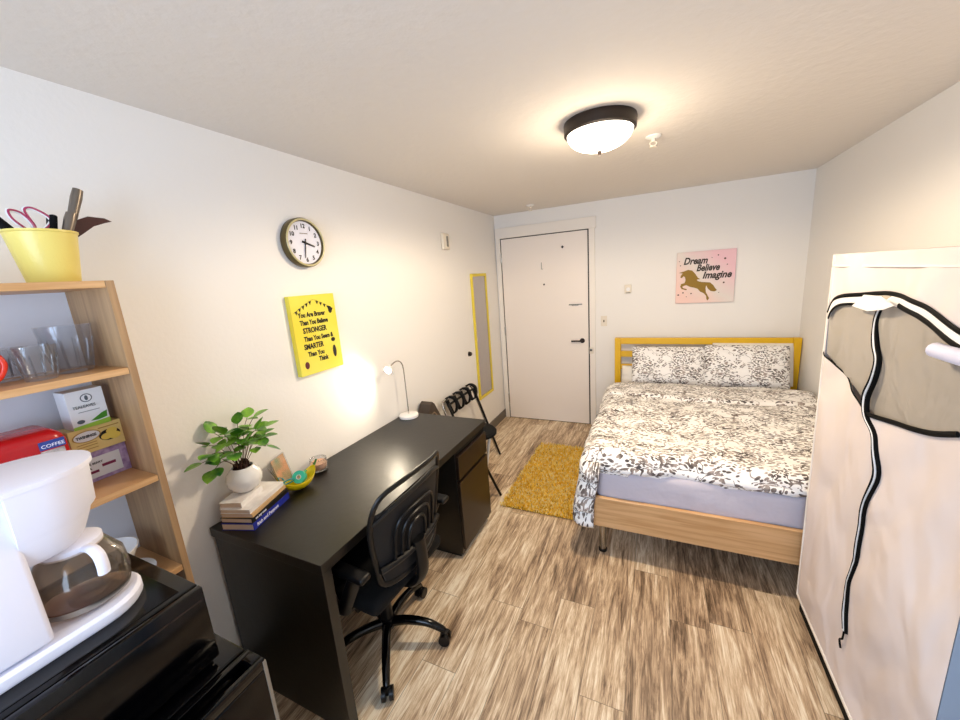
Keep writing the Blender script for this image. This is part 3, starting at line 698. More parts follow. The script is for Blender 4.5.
# ------------------------------------------------------------ office chair
ch = empty('office_chair', (.545, -3.085, 0), math.radians(87), 'black mesh back swivel office chair at the desk', 'office chair')
b = new(); tube(b, [(0, 0, .085), (0, 0, .14)], .035, 20); obj('hub', b, 'black_plastic', ch, True)
for k in range(5):
    a = math.radians(18-87 + 72*k); dx, dy = math.cos(a), math.sin(a)
    b = new(); pts = spline([(dx*.03, dy*.03, .115), (dx*.11, dy*.11, .125), (dx*.20, dy*.20, .115), (dx*.265, dy*.265, .085), (dx*.285, dy*.285, .068)], 4)
    tube(b, pts, [.024-.010*i/len(pts) for i in range(len(pts))], 10); arm = obj('base_arm', b, 'black_gloss', ch, True)
    cb = new(); px, py = -dy, dx
    for s in (-1, 1):
        c0 = Vector((dx*.285+px*s*.008, dy*.285+py*s*.008, .028)); c1 = Vector((dx*.285+px*s*.026, dy*.285+py*s*.026, .028)); tube(cb, [c0, c1], .028, 18)
    box(cb, dx*.285-.012, dx*.285+.012, dy*.285-.012, dy*.285+.012, .03, .066, .004)
    obj('caster', cb, 'black_plastic', arm, True)
b = new(); tube(b, [(0, 0, .13), (0, 0, .40)], .024, 18); tube(b, [(0, 0, .13), (0, 0, .28)], .03, 18); obj('gas_column', b, 'black_plastic', ch, True)
b = new(); box(b, -.09, .09, -.13, .09, .39, .43, .01); obj('tilt_mechanism', b, 'black_plastic', ch, True)
b = new(); box(b, -.245, .245, -.21, .25, .43, .505, .034, 5); obj('seat', b, 'black_matte', ch, True)
def backp(x, z):  # back surface: leaning away, curved round the sitter
    t_ = (z-.5)/.5
    return Vector((x, -.235-.02*t_-.05*t_*t_+.9*x*x, z))
fr = [(-.17, .55), (-.205, .66), (-.225, .80), (-.222, .90), (-.19, .965), (-.12, .99), (0, 1.0), (.12, .99), (.19, .975), (.222, .90), (.225, .80), (.205, .66), (.17, .55), (0, .53)]
b = new(); tube(b, [backp(p.x, p.y) for p in spline([(a, c, 0) for a, c in fr], 6, True)], .0125, 10, closed=True, flat=.7); obj('back_frame', b, 'black_plastic', ch, True)
b = new(); tube(b, [backp(p.x, p.y) for p in spline([(-.222, .86, 0), (-.10, .905, 0), (.1, .92, 0), (.222, .885, 0)], 8)], .010, 8); obj('back_crossbar', b, 'black_plastic', ch, True)
meshm = bpy.data.materials.new('black_mesh'); meshm.use_nodes = True; nt = meshm.node_tree; nt.nodes['Principled BSDF'].inputs['Base Color'].default_value = rgb('#060608'); nt.nodes['Principled BSDF'].inputs['Roughness'].default_value = .7; nt.nodes['Principled BSDF'].inputs['Alpha'].default_value = .96
b = new(); g = []
for j in range(13):
    z = .54 + (.90-.54)*j/12; hw = .17+.055*min(1, (z-.55)/.25) if z > .55 else .165
    g.append([b.verts.new(backp(-hw+2*hw*i/14, z)) for i in range(15)])
for j in range(12):
    for i in range(14): b.faces.new((g[j][i], g[j][i+1], g[j+1][i+1], g[j+1][i]))
obj('back_mesh', b, meshm, ch, 'full')
b = new()
for s_, zt in ((1.0, .84), (.72, .80), (.45, .76)):
    tube(b, [backp(p.x, p.y)+Vector((0, -.012, 0)) for p in spline([(-.13*s_, .64, 0), (-.125*s_, zt-.05, 0), (-.07*s_, zt, 0), (.07*s_, zt, 0), (.125*s_, zt-.05, 0), (.13*s_, .64, 0)], 5)], .007, 8)
tube(b, [backp(x, .635)+Vector((0, -.014, 0)) for x in [-.2+.04*k for k in range(11)]], .014, 8); obj('lumbar_support', b, 'black_plastic', ch, True)
b = new(); tube(b, spline([(0, -.10, .41), (0, -.2, .42), (0, -.265, .50), (0, -.262, .66)], 5), .022, 10, flat=1.6); obj('back_post', b, 'black_plastic', ch, True)
for s in (-1, 1):
    b = new(); box(b, s*.28-.028, s*.28+.028, -.23, .02, .655, .685, .012, 4); p_ = obj('armrest', b, 'black_plastic', ch, True)
    b = new(); tube(b, spline([(s*.20, -.04, .425), (s*.262, -.05, .44), (s*.285, -.10, .52), (s*.28, -.17, .66)], 5), .018, 10, flat=1.6); tube(b, spline([(s*.262, -.03, .44), (s*.285, -.02, .53), (s*.28, -.02, .66)], 5), .012, 10, flat=1.5); obj('arm_support', b, 'black_plastic', p_, True)

# ------------------------------------------------------------ stool, luggage rack, dark bag beyond the desk
t = empty('folding_stool', (.505, -1.855, 0), 0, 'round black seated stool on tube legs beyond the desk', 'stool')
b = new(); lathe(b, [(0, .585), (.13, .585), (.15, .595), (.152, .612), (.14, .625), (0, .63)], 36); obj('seat', b, 'black_matte', t, True)
for a_, m_ in ((((-.06, -.02, .585), (.105, .135, .012)), 'black_plastic'), (((.06, .02, .585), (-.105, -.12, .012)), 'black_plastic'), (((.105, .0, .585), (-.03, .10, .012)), 'white'), (((-.105, 0, .585), (.0, -.12, .012)), 'white')):
    b = new(); tube(b, a_, .011, 10); obj('leg', b, m_, t, True)
b = new(); tube(b, [(-.02, 0, .30), (.02, 0, .30)], .008, 8); obj('crossbar', b, 'chrome', t, True)

t = empty('luggage_rack', (0, 0, 0), 0, 'folded chrome luggage rack with black straps leaning on the left wall', 'luggage rack')
bar = []
def rackp(y, k): return Vector((.045+.25*k*1.0, y+.03, .715-.705*k))   # k 0 top .. 1 floor
b = new(); pts = [rackp(-1.62, 1), rackp(-1.62, .12), rackp(-1.60, .03)+Vector((0, 0, .0)), rackp(-1.57, .0), rackp(-1.08, .0), rackp(-1.05, .03), rackp(-1.03, .12), rackp(-1.03, 1)]
tube(b, spline(pts, 4), .011, 10); obj('frame', b, 'chrome', t, True)
b = new(); pts = [p+Vector((.04, 0, 0)) for p in (rackp(-1.58, 1), rackp(-1.58, .13), rackp(-1.56, .06), rackp(-1.53, .04), rackp(-1.12, .04), rackp(-1.09, .06), rackp(-1.07, .13), rackp(-1.07, 1))]
tube(b, spline(pts, 4), .011, 10); obj('frame', b, 'black_plastic', t, True)
for k in range(4):
    y = -1.475+k*.135; b = new()
    pts = spline([(.030, y, .722), (.075, y+.01, .738), (.118, y+.02, .71), (.125, y+.03, .65), (.105, y+.03, .585), (.075, y+.02, .575), (.050, y+.01, .64)], 5, True)
    prev = None; ring = []
    for p in pts:
        ring.append([b.verts.new(p+Vector((0, dy, 0))) for dy in (-.026, .026)])
    for i in range(len(ring)): a, c = ring[i], ring[(i+1) % len(ring)]; b.faces.new((a[0], a[1], c[1], c[0]))
    o = obj('strap', b, 'black_matte', t, True); md = o.modifiers.new('t', 'SOLIDIFY'); md.thickness = .008

t = empty('handbag', (.075, -1.85, 0), 0, 'dark brown peaked bag standing between desk and left wall', 'bag')
b = new()
prism(b, [(-.15, 0), (-.14, .45), (-.08, .68), (-.02, .80), (.01, .815), (.04, .79), (.12, .66), (.17, .5), (.17, 0)], -.055, .045, lambda u, v, d: (d, u, v))
bmesh.ops.bevel(b, geom=[e for e in b.edges], offset=.012, segments=2, affect='EDGES', profile=.5) if False else None
obj('bag_body', b, mat('dark_brown_leather', '#463a31', .5), t)
b = new(); tube(b, spline([(.05, -.09, .60), (.055, -.02, .72), (.055, .04, .70), (.05, .12, .55)], 6), .006, 8, flat=.5); obj('bag_strap', b, mat('tan_leather', '#8a755e', .5), t, True)

# ------------------------------------------------------------ bookcase
bk = empty('bookcase', (0, 0, 0), label='tall birch bookcase against the left wall holding kitchen things', cat='bookcase')
BY1, BY0, BD, TH = -3.69, -4.41, .28, .020
for y in (BY1-TH, BY0):
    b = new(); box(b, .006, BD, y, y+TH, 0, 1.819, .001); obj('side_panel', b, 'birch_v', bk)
for z in (1.819, 1.561, 1.204, .868, .46, .10):
    b = new(); box(b, .008 if z < 1.8 else .006, BD-.002, BY0+TH+.0004, BY1-TH-.0004, z-TH, z, .001); obj('shelf', b, 'birch', bk)
b = new(); box(b, .001, .005, BY0, BY1, .05, 1.815); obj('back_panel', b, mat('white_hardboard', '#e9ecf4', .6), bk)

# bucket of utensils
t = empty('utensil_bucket', (.165, -3.775, 1.820), label='yellow metal bucket on top of the bookcase holding utensils', cat='bucket')
b = new(); lathe(b, [(0, .001), (.052, .001), (.054, .004), (.072, .134), (.075, .136), (.075, .141), (.070, .141), (.052, .01), (0, .008)], 40); obj('bucket_body', b, 'bucket', t, True)
ux, uy, uz = .165, -3.775, 1.823
def util(name, lab, cat, base, tip, fn):
    d = (Vector(tip)-Vector(base)); L = d.length; q = d.to_track_quat('Z', 'Y')
    t = bpy.data.objects.new(name, None); C.objects.link(t); t.location = base; t.rotation_mode = 'QUATERNION'; t.rotation_quaternion = q; t.empty_display_size = .05
    tag(t, lab, cat, 'utensils in the yellow bucket')
    z_ = d.normalized(); y_ = (Vector((0, 1, 0)) - z_*z_.y).normalized()
    t.rotation_quaternion = Matrix((y_, z_.cross(y_), z_)).transposed().to_quaternion(); fn(t, L); return t
def steel_handle(t, L):
    b = new(); tube(b, [(0, 0, .0), (0, 0, L*.5)], .006, 8); obj('shaft', b, 'black_plastic', t, True)
    b = new(); tube(b, [(0, 0, L*.5), (0, 0, L*.9), (0, 0, L)], [.010, .0135, .012], 12); obj('handle', b, mat('dark_steel', '#7d746a', .3, metal=.8), t, True)
util('knife', 'tall steel handled knife standing in the yellow bucket', 'knife', (ux, uy+.015, uz+.02), (ux+.0, uy+.105, uz+.265), steel_handle)
util('peeler', 'short metal handled tool in front of the knife in the yellow bucket', 'peeler', (ux+.03, uy, uz+.02), (ux+.03, uy+.065, uz+.19), steel_handle)
def spatula(t, L):
    b = new(); tube(b, [(0, 0, 0), (0, 0, L*.6)], .007, 8); obj('handle', b, 'black_plastic', t, True)
    b = new(); prism(b, [(-.006, L*.55), (-.016, L*.68), (-.016, L*.80), (-.002, L*.93), (.028, L*1.03), (.046, L*1.05), (.036, L*.98), (.022, L*.86), (.016, L*.72), (.010, L*.60)], -.003, .003, lambda u, v, d: (u, d, v)); o = obj('blade', b, mat('maroon_nylon', '#3f1510', .4), t)
util('serving_spoon', 'curved dark maroon spoon leaning out of the yellow bucket', 'spoon', (ux+.01, uy-.035, uz+.02), (ux+.01, uy+.118, uz+.20), spatula)
def blackt(t, L):
    b = new(); tube(b, [(0, 0, 0), (0, 0, L*.6)], .007, 8); obj('handle', b, 'black_plastic', t, True)
    b = new(); box(b, -.008, .008, -.017, .017, L*.6, L, .006, 3); obj('blade', b, 'black_matte', t, True)
util('spatula', 'black spatula in the middle of the yellow bucket', 'spatula', (ux, uy, uz+.02), (ux+.01, uy+.03, uz+.185), blackt)
util('ladle', 'dark ladle leaning left out of the yellow bucket', 'ladle', (ux, uy+.03, uz+.02), (ux, uy-.105, uz+.205), blackt)
t = empty('kitchen_scissors', (ux+.01, uy-.012, uz+.125), 0, 'pink and white handled scissors standing in the yellow bucket', 'scissors', 'utensils in the yellow bucket')
b = new()
for s in (-1, 1): tube(b, [(0, 0, .02), (0, s*.008, -.10)], [.004, .002], 6)
obj('blades', b, 'metal', t, True)
for s, k in ((-1, 1), (1, 1.15)):
    P = spline([(0, s*.005, .008), (.004, s*.036, .038*k), (.004, s*.040 if s < 0 else .008, .062*k), (0, s*.018 if s < 0 else -.010, .058*k), (0, s*.002 if s < 0 else .0, .03)], 6, True)
    b = new(); tube(b, P, .0048, 8, closed=True); o = obj('finger_loop', b, 'white', t, True)
    b = new(); tube(b, [p+Vector((.004, 0, 0)) for p in P], .0026, 6, closed=True); obj('loop_edge', b, 'pink', o, True)

# glasses and mug
def tumbler(loc, rb, rt, h, lab, name='glass_tumbler'):
    t = empty(name, loc, 0, lab, 'glass', 'clear glasses on the bookcase shelf')
    b = new(); lathe(b, [(0, .001), (rb, .001), (rb+.002, .006), (rt, h), (rt-.003, h), (rb-.002, .014), (0, .012)], 36); obj('glass_wall', b, 'glass', t, True)
    b = new()
    for k in range(12):
        a = 2*PI*k/12; tube(b, [((rb+.0025)*math.cos(a), (rb+.0025)*math.sin(a), .012), ((rt-.003)*math.cos(a), (rt-.003)*math.sin(a), h*.72)], .0022, 5)
    obj('flutes', b, 'glass', t, True)
tumbler((.145, -3.782, 1.5615), .040, .060, .138, 'tall clear glass on the upper bookcase shelf')
tumbler((.20, -3.868, 1.5615), .030, .045, .095, 'short clear glass beside the taller glass on the shelf')
tumbler((.09, -3.90, 1.5615), .030, .045, .09, 'short clear glass behind the others on the upper shelf')
t = empty('mug', (.19, -4.005, 1.5615), 0, 'red mug on the upper bookcase shelf at left edge', 'mug')
b = new(); lathe(b, [(0, .001), (.036, .001), (.042, .008), (.044, .095), (.041, .095), (.039, .01), (0, .008)], 32); obj('mug_body', b, 'red_mug', t, True)
b = new(); tube(b, spline([(0.01, .042, .08), (.015, .068, .085), (.018, .078, .055), (.015, .062, .022), (.01, .042, .018)], 5), .0065, 10); obj('mug_handle', b, 'red_mug', t, True)

# tea boxes (front faces +x)
def carton(loc, rz, d, w, h, m, name, lab):
    t = empty(name, loc, rz, lab, 'tea box', 'tea boxes on the bookcase shelf')
    b = new(); box(b, -d, 0, 0, w, 0, h, .001); obj('carton', b, m, t); return t
def pr(b, poly, e=.0006): prism(b, poly, .0004, e+.0004, lambda u, v, d: (d, u, v))
def ell(cx, cy, a, c, n=20): return [(cx+a*math.cos(2*PI*k/n), cy+c*math.sin(2*PI*k/n)) for k in range(n)]
M['lime'] = mat('lime_print', '#9ccb3a', .5); M['greenp'] = mat('green_print', '#3f8f1e', .5); M['greyp'] = mat('grey_print', '#55606a', .5); M['purple'] = mat('purple_card', '#9a7fb4', .5, var='#c9b4d8', vscale=60); M['cream_card'] = mat('yellow_card', '#ecd488', .5); M['magenta'] = mat('magenta_print', '#7a1a4a', .5); M['white_card'] = mat('white_card', '#eef2f4', .5); M['lemon'] = mat('lemon_print', '#f2d860', .5); M['gold_p'] = mat('gold_print', '#b98e38', .5)
t = carton((.125, -3.835, 1.2045), .05, .075, .128, .098, 'purple', 'tea_box', 'purple and white tea box at the bottom of the tea boxes')
b = new(); pr(b, [(.0, .012), (.105, .012), (.105, .078), (.0, .078)]); obj('label_panel', b, 'white_card', t)
b = new(); prism(b, [(.0, .028), (.045, .028), (.045, .036), (0, .036)], .0011, .0016, lambda u, v, d: (d, u, v)); prism(b, [(.055, .040), (.09, .040), (.09, .049), (.055, .049)], .0011, .0016, lambda u, v, d: (d, u, v)); obj('label_bar', b, 'magenta', t)
text('label_text', 'TEA', .012, 'ink', LEFTW(.0012, .008, .042), t, bold=.0004)
text('label_text', 'TRIPLE BERRY', .009, 'ink', LEFTW(.0012, .004, .056), t, bold=.0002)
t = carton((.135, -3.838, 1.303), .04, .075, .128, .080, 'cream_card', 'tea_box', 'yellow tea box with lemon picture in the middle of the tea boxes')
b = new(); pr(b, ell(.040, .054, .034, .018)); o = obj('oval_ring', b, 'gold_p', t)
b = new(); prism(b, ell(.040, .054, .031, .0155), .0011, .0015, lambda u, v, d: (d, u, v)); obj('oval_logo', b, 'white_card', t)
text('logo_text', 'TWININGS', .0115, 'ink', LEFTW(.0018, .0145, .050), t, bold=.0004, sx=.85)
b = new(); pr(b, ell(.094, .040, .027, .018)); obj('lemon_shade', b, 'ink', t)
b = new()
for c_, d_, a_ in ((.085, .036, .014), (.105, .033, .015), (.100, .050, .014)): prism(b, ell(c_, d_, a_, a_*.75), .0011+c_*.004, .0016+c_*.004, lambda u, v, d: (d, u, v))
obj('lemons', b, 'lemon', t)
b = new()
for z in (.012, .022, .030): pr(b, [(.012, z), (.06, z), (.06, z+.002), (.012, z+.002)])
pr(b, [(.07, .066), (.122, .066), (.122, .069), (.07, .069)]); obj('label_lines', b, 'gold_p', t)
t = carton((.140, -3.822, 1.384), .02, .065, .088, .118, 'white_card', 'tea_box', 'white and green tea box on top of the tea boxes')
b = new(); pr(b, [(0, 0), (.088, 0), (.088, .016), (0, .009)]); obj('lime_band', b, 'lime', t)
b = new(); pr(b, [(.042, .018), (.072, .036), (.085, .040), (.082, .020), (.06, .016)]); obj('leaf_print', b, 'greenp', t)
b = new(); pr(b, ell(.046, .092, .014, .013)); obj('round_emblem', b, 'greyp', t)
b = new(); prism(b, ell(.046, .092, .0115, .0105), .0011, .0014, lambda u, v, d: (d, u, v)); obj('emblem_disc', b, 'white_card', t)
b = new(); prism(b, ell(.046, .092, .004, .008), .0015, .0018, lambda u, v, d: (d, u, v)); obj('emblem_figure', b, 'greyp', t)
text('label_text', 'TEALEAVES', .0125, 'greyp', LEFTW(.0012, .010, .063), t, sx=.85)
b = new(); pr(b, ell(.020, .022, .009, .006)); pr(b, [(.02, .05), (.07, .05), (.07, .0515), (.02, .0515)]); obj('seal_print', b, 'greyp', t)

# red tub
t = empty('coffee_tub', (.165, -3.955, 1.2045), 0, 'red plastic coffee tub with blue label band on the shelf', 'coffee tub')
b = new(); box(b, -.08, .08, -.095, .095, .001, .205, .03, 5)
for v in b.verts:
    if v.co.z > .1: v.co.z += .03*math.cos(v.co.y/.095*1.2); v.co.y *= .96
obj('tub_body', b, 'red', t, True)
b = new(); box(b, .0795, .0815, .030, .080, .176, .199, .0004); obj('label_band', b, mat('blue_label', '#27408f', .4), t)
text('label_text', 'COFFEE', .013, 'white_ink', LEFTW(.0820, .033, .181), t)
b = new(); box(b, .0795, .0812, .030, .076, .09, .173, .0004); obj('label_picture', b, mat('pale_label', '#c9c1bd', .5, var='#6d6970', vscale=40), t)
b = new(); box(b, .0803, .0812, -.05, .0, .06, .1, .0004); obj('orange_flash', b, mat('orange_flash', '#e08a2a', .5), t)

# bowls and plates on lower shelf
ZS = .8685
def dish(loc, prof, lab, name, cat, group):
    t = empty(name, loc, 0, lab, cat, group); b = new(); lathe(b, prof, 40); obj(name+'_shell', b, 'ceramic', t, True); return t
o = None
b = new(); lathe(b, [(0, .001), (.05, .001), (.055, .006), (.088, .020), (.090, .023), (.05, .010), (0, .008)], 40); tag(obj('plate', b, 'ceramic', None, True, (.185, -3.835, ZS)), 'white plate under the bowl on the lower bookcase shelf', 'plate')
b = new(); lathe(b, [(0, .001), (.035, .001), (.038, .008), (.072, .06), (.088, .095), (.084, .096), (.066, .058), (.03, .012), (0, .010)], 40); tag(obj('bowl', b, 'ceramic', None, True, (.17, -3.855, ZS+.024)), 'white bowl standing on the plate on the lower bookcase shelf', 'bowl')
b = new(); lathe(b, [(0, .001), (.03, .001), (.034, .006), (.052, .035), (.054, .06), (.051, .06), (.030, .01), (0, .008)], 32); tag(obj('bowl', b, 'ceramic', None, True, (.15, -3.97, ZS)), 'small white bowl behind the coffee maker on the lower shelf', 'bowl')
b = new(); lathe(b, [(0, .001), (.035, .001), (.04, .004), (.068, .012), (.07, .015), (.04, .008), (0, .007)], 36); tag(obj('saucer', b, 'ceramic', None, True, (.205, -3.79, ZS+.001)), 'small white saucer beside the plate at the shelf end', 'saucer') if False else b.free()

# ------------------------------------------------------------ fridge, microwave, coffee maker
FZ = .875
t = empty('mini_fridge', (0, 0, 0), label='black compact fridge under the microwave', cat='fridge')
b = new(); box(b, .30, .80, -4.335, -3.835, .015, FZ, .008); obj('fridge_body', b, 'black_gloss', t, True)
b = new(); box(b, .805, .872, -4.335, -3.835, .03, FZ-.028, .006); box(b, .805, .822, -4.335, -3.835, FZ-.028, FZ, .003); box(b, .858, .872, -4.335, -3.835, FZ-.028, FZ, .003); box(b, .822, .858, -3.86, -3.835, FZ-.028, FZ, .002); box(b, .822, .858, -4.335, -4.31, FZ-.028, FZ, .002)
o = obj('fridge_door', b, 'black_gloss', t, True)
b = new(); box(b, .868, .8735, -3.842, -3.8335, .03, FZ-.006, .001); obj('door_edge_trim', b, 'dark_side', t)
for x in (.34, .77):
    b = new(); 
    for y in (-4.29, -3.88): tube(b, [(x, y, 0), (x, y, .02)], .02, 12)
    obj('foot', b, 'black_plastic', t)
MZ = 1.090
t = empty('microwave', (0, 0, 0), label='black microwave on the small fridge carrying the coffee maker', cat='microwave')
b = new(); box(b, .385, .755, -4.37, -3.878, FZ+.012, MZ, .006); obj('microwave_body', b, 'black_gloss', t, True)
b = new(); box(b, .755, .774, -4.37, -3.878, FZ+.016, MZ-.002, .004); fd = obj('microwave_door', b, 'black_gloss', t, True)
b = new(); box(b, .7742, .7752, -4.37, -3.885, MZ-.034, MZ-.030); obj('door_trim_line', b, 'dark_metal', t)
b = new(); box(b, .40, .74, -4.34, -3.91, MZ, MZ+.0015, .0005); obj('top_rib', b, 'black_gloss', t)
for x in (.42, .72):
    b = new()
    for y in (-4.33, -3.92): tube(b, [(x, y, FZ), (x, y, FZ+.014)], .014, 12)
    obj('foot', b, 'black_plastic', t)

Z0 = MZ+.002; x0, x1 = .520, .700; xc = .607
cm = empty('coffee_maker', (0, 0, Z0), label='white drip coffee maker standing on the black microwave', cat='coffee maker')
def stad(yf, yb, hx, n=16, k=1.0):  # outline: square at back, round at the front
    P = [(-hx, yb), (hx, yb)]; cy_ = yf-hx*k
    P += [(hx*math.cos(PI*i/n), cy_+hx*k*math.sin(PI*i/n)) for i in range(n+1)]; return P
def loft(b, secs, cap=True):
    rs = [[b.verts.new((xc+u, v, z)) for u, v in P] for P, z in secs]; n = len(rs[0])
    for a, c in zip(rs, rs[1:]):
        for i in range(n): b.faces.new((a[i], a[(i+1) % n], c[(i+1) % n], c[i]))
    if cap: b.faces.new(rs[0][::-1]); b.faces.new(rs[-1])
b = new(); loft(b, [(stad(-3.930, -4.33, .088), 0), (stad(-3.926, -4.33, .092), .006), (stad(-3.926, -4.33, .092), .022), (stad(-3.932, -4.33, .086), .029)]); obj('warming_base', b, 'white_lav', cm, True)
b = new(); box(b, xc-.088, xc+.088, -4.33, -4.088, .034, .340, .01, 3); obj('water_reservoir', b, 'white_lav', cm, True)
b = new(); loft(b, [(stad(-3.998, -4.094, .062), .185), (stad(-3.986, -4.094, .074), .198), (stad(-3.970, -4.094, .088), .238), (stad(-3.968, -4.094, .090), .246), (stad(-3.958, -4.094, .095), .256), (stad(-3.952, -4.094, .102), .340)]); obj('filter_basket', b, 'white_lav', cm, True)
b = new(); loft(b, [(stad(-3.946, -4.33, .104), .3405), (stad(-3.946, -4.33, .104), .350), (stad(-3.958, -4.32, .094), .354)]); obj('lid', b, 'white_lav', cm, True)
cf = empty('carafe', (xc, -4.012, Z0+.031), 0, 'glass coffee carafe with white lid and handle on the coffee maker', 'carafe')
b = new(); lathe(b, [(0, .001), (.060, .001), (.070, .008), (.078, .045), (.074, .088), (.054, .122), (.046, .135), (.044, .135), (.052, .121), (.072, .087), (.076, .045), (.068, .010), (0, .005)], 44); obj('glass_bowl', b, 'carafe', cf, True)
b = new(); lathe(b, [(.0712, .012), (.0745, .022), (.0752, .024), (.0720, .010), (.0712, .012)], 44); obj('metal_band', b, 'metal', cf, True)
b = new(); lathe(b, [(0, .146), (.040, .146), (.049, .140), (.049, .126), (.046, .126), (0, .134)], 36); obj('carafe_lid', b, 'white_lav', cf, True)
ha = math.radians(8)
def hp(r_, z_): return (r_*math.cos(ha), r_*math.sin(ha), z_)
b = new(); tube(b, spline([hp(.046, .133), hp(.068, .134), hp(.084, .122), hp(.088, .100), hp(.085, .080)], 5), .0075, 10, flat=1.4); obj('carafe_handle', b, 'white_lav', cf, True)

# ------------------------------------------------------------ fabric wardrobe
wd = empty('fabric_wardrobe', (0, 0, 0), label='portable cream fabric wardrobe with clear window and black zippers', cat='wardrobe')
WX, WY1, WY0, WT, WR = 2.405, -2.148, -3.132, 1.739, 2.885
KS = .9645
def ks(P): return [(-4.276+(y+4.276)*KS, 1.746+(z-1.746)*KS) for y, z in P]
arch = [(-2.085, 1.49), (-2.13, 1.545), (-2.22, 1.570), (-2.35, 1.584), (-2.47, 1.596), (-2.57, 1.601), (-2.69, 1.592), (-2.81, 1.568), (-2.90, 1.542), (-2.99, 1.505), (-3.04, 1.46)]; arch = ks(arch)
low = [(-3.05, 1.32), (-2.97, 1.275), (-2.865, 1.235), (-2.725, 1.207), (-2.58, 1.183), (-2.535, 1.192), (-2.41, 1.232), (-2.30, 1.262), (-2.13, 1.300), (-2.105, 1.31)]; low = ks(low)
loop = [(p.x, p.y) for p in spline([(a, c, 0) for a, c in arch], 4)] + [(p.x, p.y) for p in spline([(a, c, 0) for a, c in low], 4)]
b = new()
def bulge(y, z): return WX - .010*math.sin(PI*min(1, max(0, (z-.05)/1.65)))*math.sin(PI*min(1, max(0, (WY1-y)/.95))) - puff(y, z)
# cloth skin as fine strips with the window cut out
NY, NZ = 46, 84
HZ = .085
def far(z): return WY1-.045*(1-z/1.74)
outer = [(far(HZ+(1.735-HZ)*k/40), HZ+(1.735-HZ)*k/40) for k in range(41)] + [(WY1-(WY1-WY0)*k/20, 1.735) for k in range(1, 21)] + [(WY0, 1.735-(1.735-HZ)*k/40) for k in range(1, 41)] + [(WY0+(far(HZ)-WY0)*k/20, HZ) for k in range(1, 20)]
from mathutils.geometry import delaunay_2d_cdt
from mathutils import Vector as V2
inner_pts = []
def inside(p, poly):
    c = False; n = len(poly)
    for i in range(n):
        (x1, y1), (x2, y2) = poly[i], poly[(i+1) % n]
        if (y1 > p[1]) != (y2 > p[1]) and p[0] < (x2-x1)*(p[1]-y1)/(y2-y1)+x1: c = not c
    return c
for i in range(1, 32):
    for j in range(1, 54):
        p = (WY0+(WY1-WY0)*i/32+.004*math.sin(j*7), HZ+(1.735-HZ)*j/54+.004*math.cos(i*5))
        if inside(p, outer) and not inside(p, loop) and p[0] < far(p[1])-.012: inner_pts.append(p)
co = [V2(p) for p in outer+loop+inner_pts]; no, nl = len(outer), len(loop)
ed = [(i, (i+1) % no) for i in range(no)] + [(no+i, no+(i+1) % nl) for i in range(nl)]
vc, _, fc, _, _, _ = delaunay_2d_cdt(co, ed, [], 0, 1e-5)
def puff(y, z):
    e = min(1, max(0, (y-WY0)/.05), max(0, (far(z)-y)/.05))*min(1, max(0, (z-HZ)/.05))*min(1, max(0, (1.735-z)/.05))
    return e*(.020*noise.noise(Vector((y*3.5+z*1.5, z*2.2, 4)))+.010*noise.noise(Vector((y*9+z*4, z*6, 1))))
vb = [b.verts.new((bulge(p[0], p[1]), p[0], p[1])) for p in vc]
for f in fc:
    c = ((vc[f[0]][0]+vc[f[1]][0]+vc[f[2]][0])/3, (vc[f[0]][1]+vc[f[1]][1]+vc[f[2]][1])/3)
    if inside(c, outer) and not inside(c, loop):
        try: b.faces.new([vb[i] for i in f])
        except ValueError: pass
for v in [v for v in b.verts if not v.link_faces]: b.verts.remove(v)
obj('front_panel', b, 'canvas', wd, 'full')
b = new(); vv = [b.verts.new((WX+.001, y, z)) for y, z in loop]; f = b.faces.new(vv); f.normal_update(); bmesh.ops.triangulate(b, faces=[f]); obj('clear_window', b, 'vinyl', wd)
b = new(); box(b, WX, WR, WY0, WY1, WT-.006, WT); obj('top_panel', b, 'canvas', wd)
b = new(); prism(b, [(WX+.002, HZ), (WR, HZ), (WR, WT-.007), (WX+.002, WT-.007)], 0, .003, lambda u, v, d: (u, far(v)-d, v)); obj('side_panel', b, 'canvas', wd)
b = new(); box(b, WX+.002, WR, WY0, WY0+.003, HZ, WT-.007); o = obj('side_panel', b, 'blue_cloth', wd); o['label'] = 'slate blue end panel'
b = new(); box(b, WR-.003, WR, WY0+.004, WY1-.05, HZ, WT-.007); obj('back_panel', b, 'canvas', wd)
b = new()
for x in (WX+.02, WR-.02):
    for y in (WY0+.02, WY1-.06): tube(b, [(x, y, 0), (x, y, WT-.01)], .009, 8)
for z in (.06, .5, WT-.02):
    for y in (WY0+.02, WY1-.06): tube(b, [(WX+.02, y, z), (WR-.02, y, z)], .008, 8)
    for x in (WX+.02, WR-.02): tube(b, [(x, WY0+.02, z), (x, WY1-.06, z)], .008, 8)
obj('tube_frame', b, mat('frame_tube', '#3a3a3c', .3, metal=.6), wd, True)
b = new(); tube(b, [(2.66, WY0+.02, 1.55), (2.66, WY1-.06, 1.55)], .010, 10); obj('hanging_rail', b, 'metal', wd, True)
def on(y, z, off=.004): return Vector((bulge(y, z)-off, y, z))
def strip(name, pts, m, r, off=.004, flat=.5, n=6):
    b = new(); tube(b, [on(p.x, p.y, off) for p in spline([(a, c, 0) for a, c in pts], n)], r, 8, flat=flat)
    return obj(name, b, m, wd, True)
strip('zipper_piping', arch, 'zip', .0075)
inner = ks([(-2.11, 1.465), (-2.15, 1.51), (-2.22, 1.535), (-2.35, 1.548), (-2.44, 1.553)])
inner2 = ks([(-2.63, 1.568), (-2.70, 1.558), (-2.80, 1.535), (-2.89, 1.508), (-2.98, 1.47), (-3.03, 1.42)])
strip('zipper_piping', inner, 'zip', .0055); strip('zipper_piping', inner2, 'zip', .008)
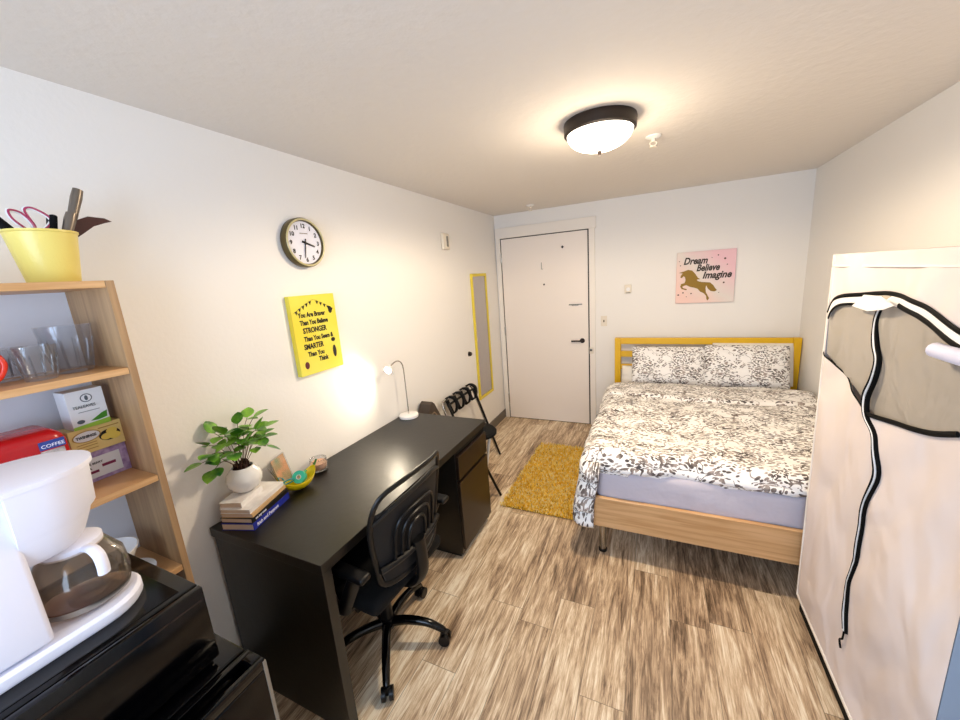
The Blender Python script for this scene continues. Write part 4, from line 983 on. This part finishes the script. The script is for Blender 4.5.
b = new(); m1 = [on(p.x, p.y, .001) for p in spline([(a, c, 0) for a, c in ks(((-2.095, 1.478), (-2.14, 1.53), (-2.22, 1.553), (-2.36, 1.568), (-2.47, 1.576), (-2.62, 1.580), (-2.75, 1.562), (-2.89, 1.526), (-3.03, 1.45)))], 6)]
tube(b, m1, .018, 8, flat=.2)
obj('window_band', b, 'white', wd, True)
b = new(); prism(b, ks([(-2.38, 1.545), (-2.46, 1.592), (-2.57, 1.595), (-2.66, 1.572), (-2.60, 1.553), (-2.50, 1.538)]), WX-.027, WX-.030, lambda u, v, d: (d, u, v)); obj('flap_fold', b, 'white', wd)
strip('lower_piping', low[1:6][::-1], 'zip', .008); strip('lower_piping', low[5:], 'zip', .004)
vz = [(-2.50, 1.545), (-2.487, 1.497), (-2.521, 1.421), (-2.562, 1.37), (-2.560, 1.306), (-2.536, 1.235), (-2.560, 1.175), (-2.63, 1.115), (-2.665, 1.015), (-2.625, .875), (-2.61, .704), (-2.602, .44), (-2.611, .30)]
vz = ks(vz)
for sg in (-1, 1): strip('zipper_tape', [(y+sg*(.015 if z > 1.2 else .011), z) for y, z in vz], 'zip', .0075 if sg < 0 else .0055, .003, .6)
strip('zipper_teeth', vz, 'white', .008, .002, .5)
b = new(); tube(b, spline([on(-2.665, .35), on(-2.675, .32, .01), on(-2.655, .295, .01), on(-2.67, .27, .008)], 4), .0035, 6); obj('zipper_pull', b, 'zip', wd, True)
b = new(); box(b, WX-.004, WX+.001, WY0, far(HZ), HZ-.006, HZ+.008, .001); prism(b, [(far(HZ)-.006, HZ), (far(HZ)+.001, HZ), (WY1+.001, WT), (WY1-.006, WT)], WX-.005, WX+.002, lambda u, v, d: (d, u, v)); box(b, WX-.005, WX+.002, WY0, WY1, WT-.05, WT-.044, .001); obj('hem_piping', b, 'white_cloth', wd)
b = new(); pts = [Vector((WX-.024, -2.920-.21*k/36, 1.484)) for k in range(37)]; tube(b, pts, [.0165+.003*(k % 2) for k in range(37)], 14); obj('rolled_sleeve', b, mat('ribbed_white', '#e9e2ea', .5), wd, True)
b = new(); box(b, WX+.004, WX+.02, WY0+.02, WY1-.07, .02, HZ-.012, .003); obj('black_base_strip', b, 'zip', wd)  # plain black strip filling the gap below the front hem
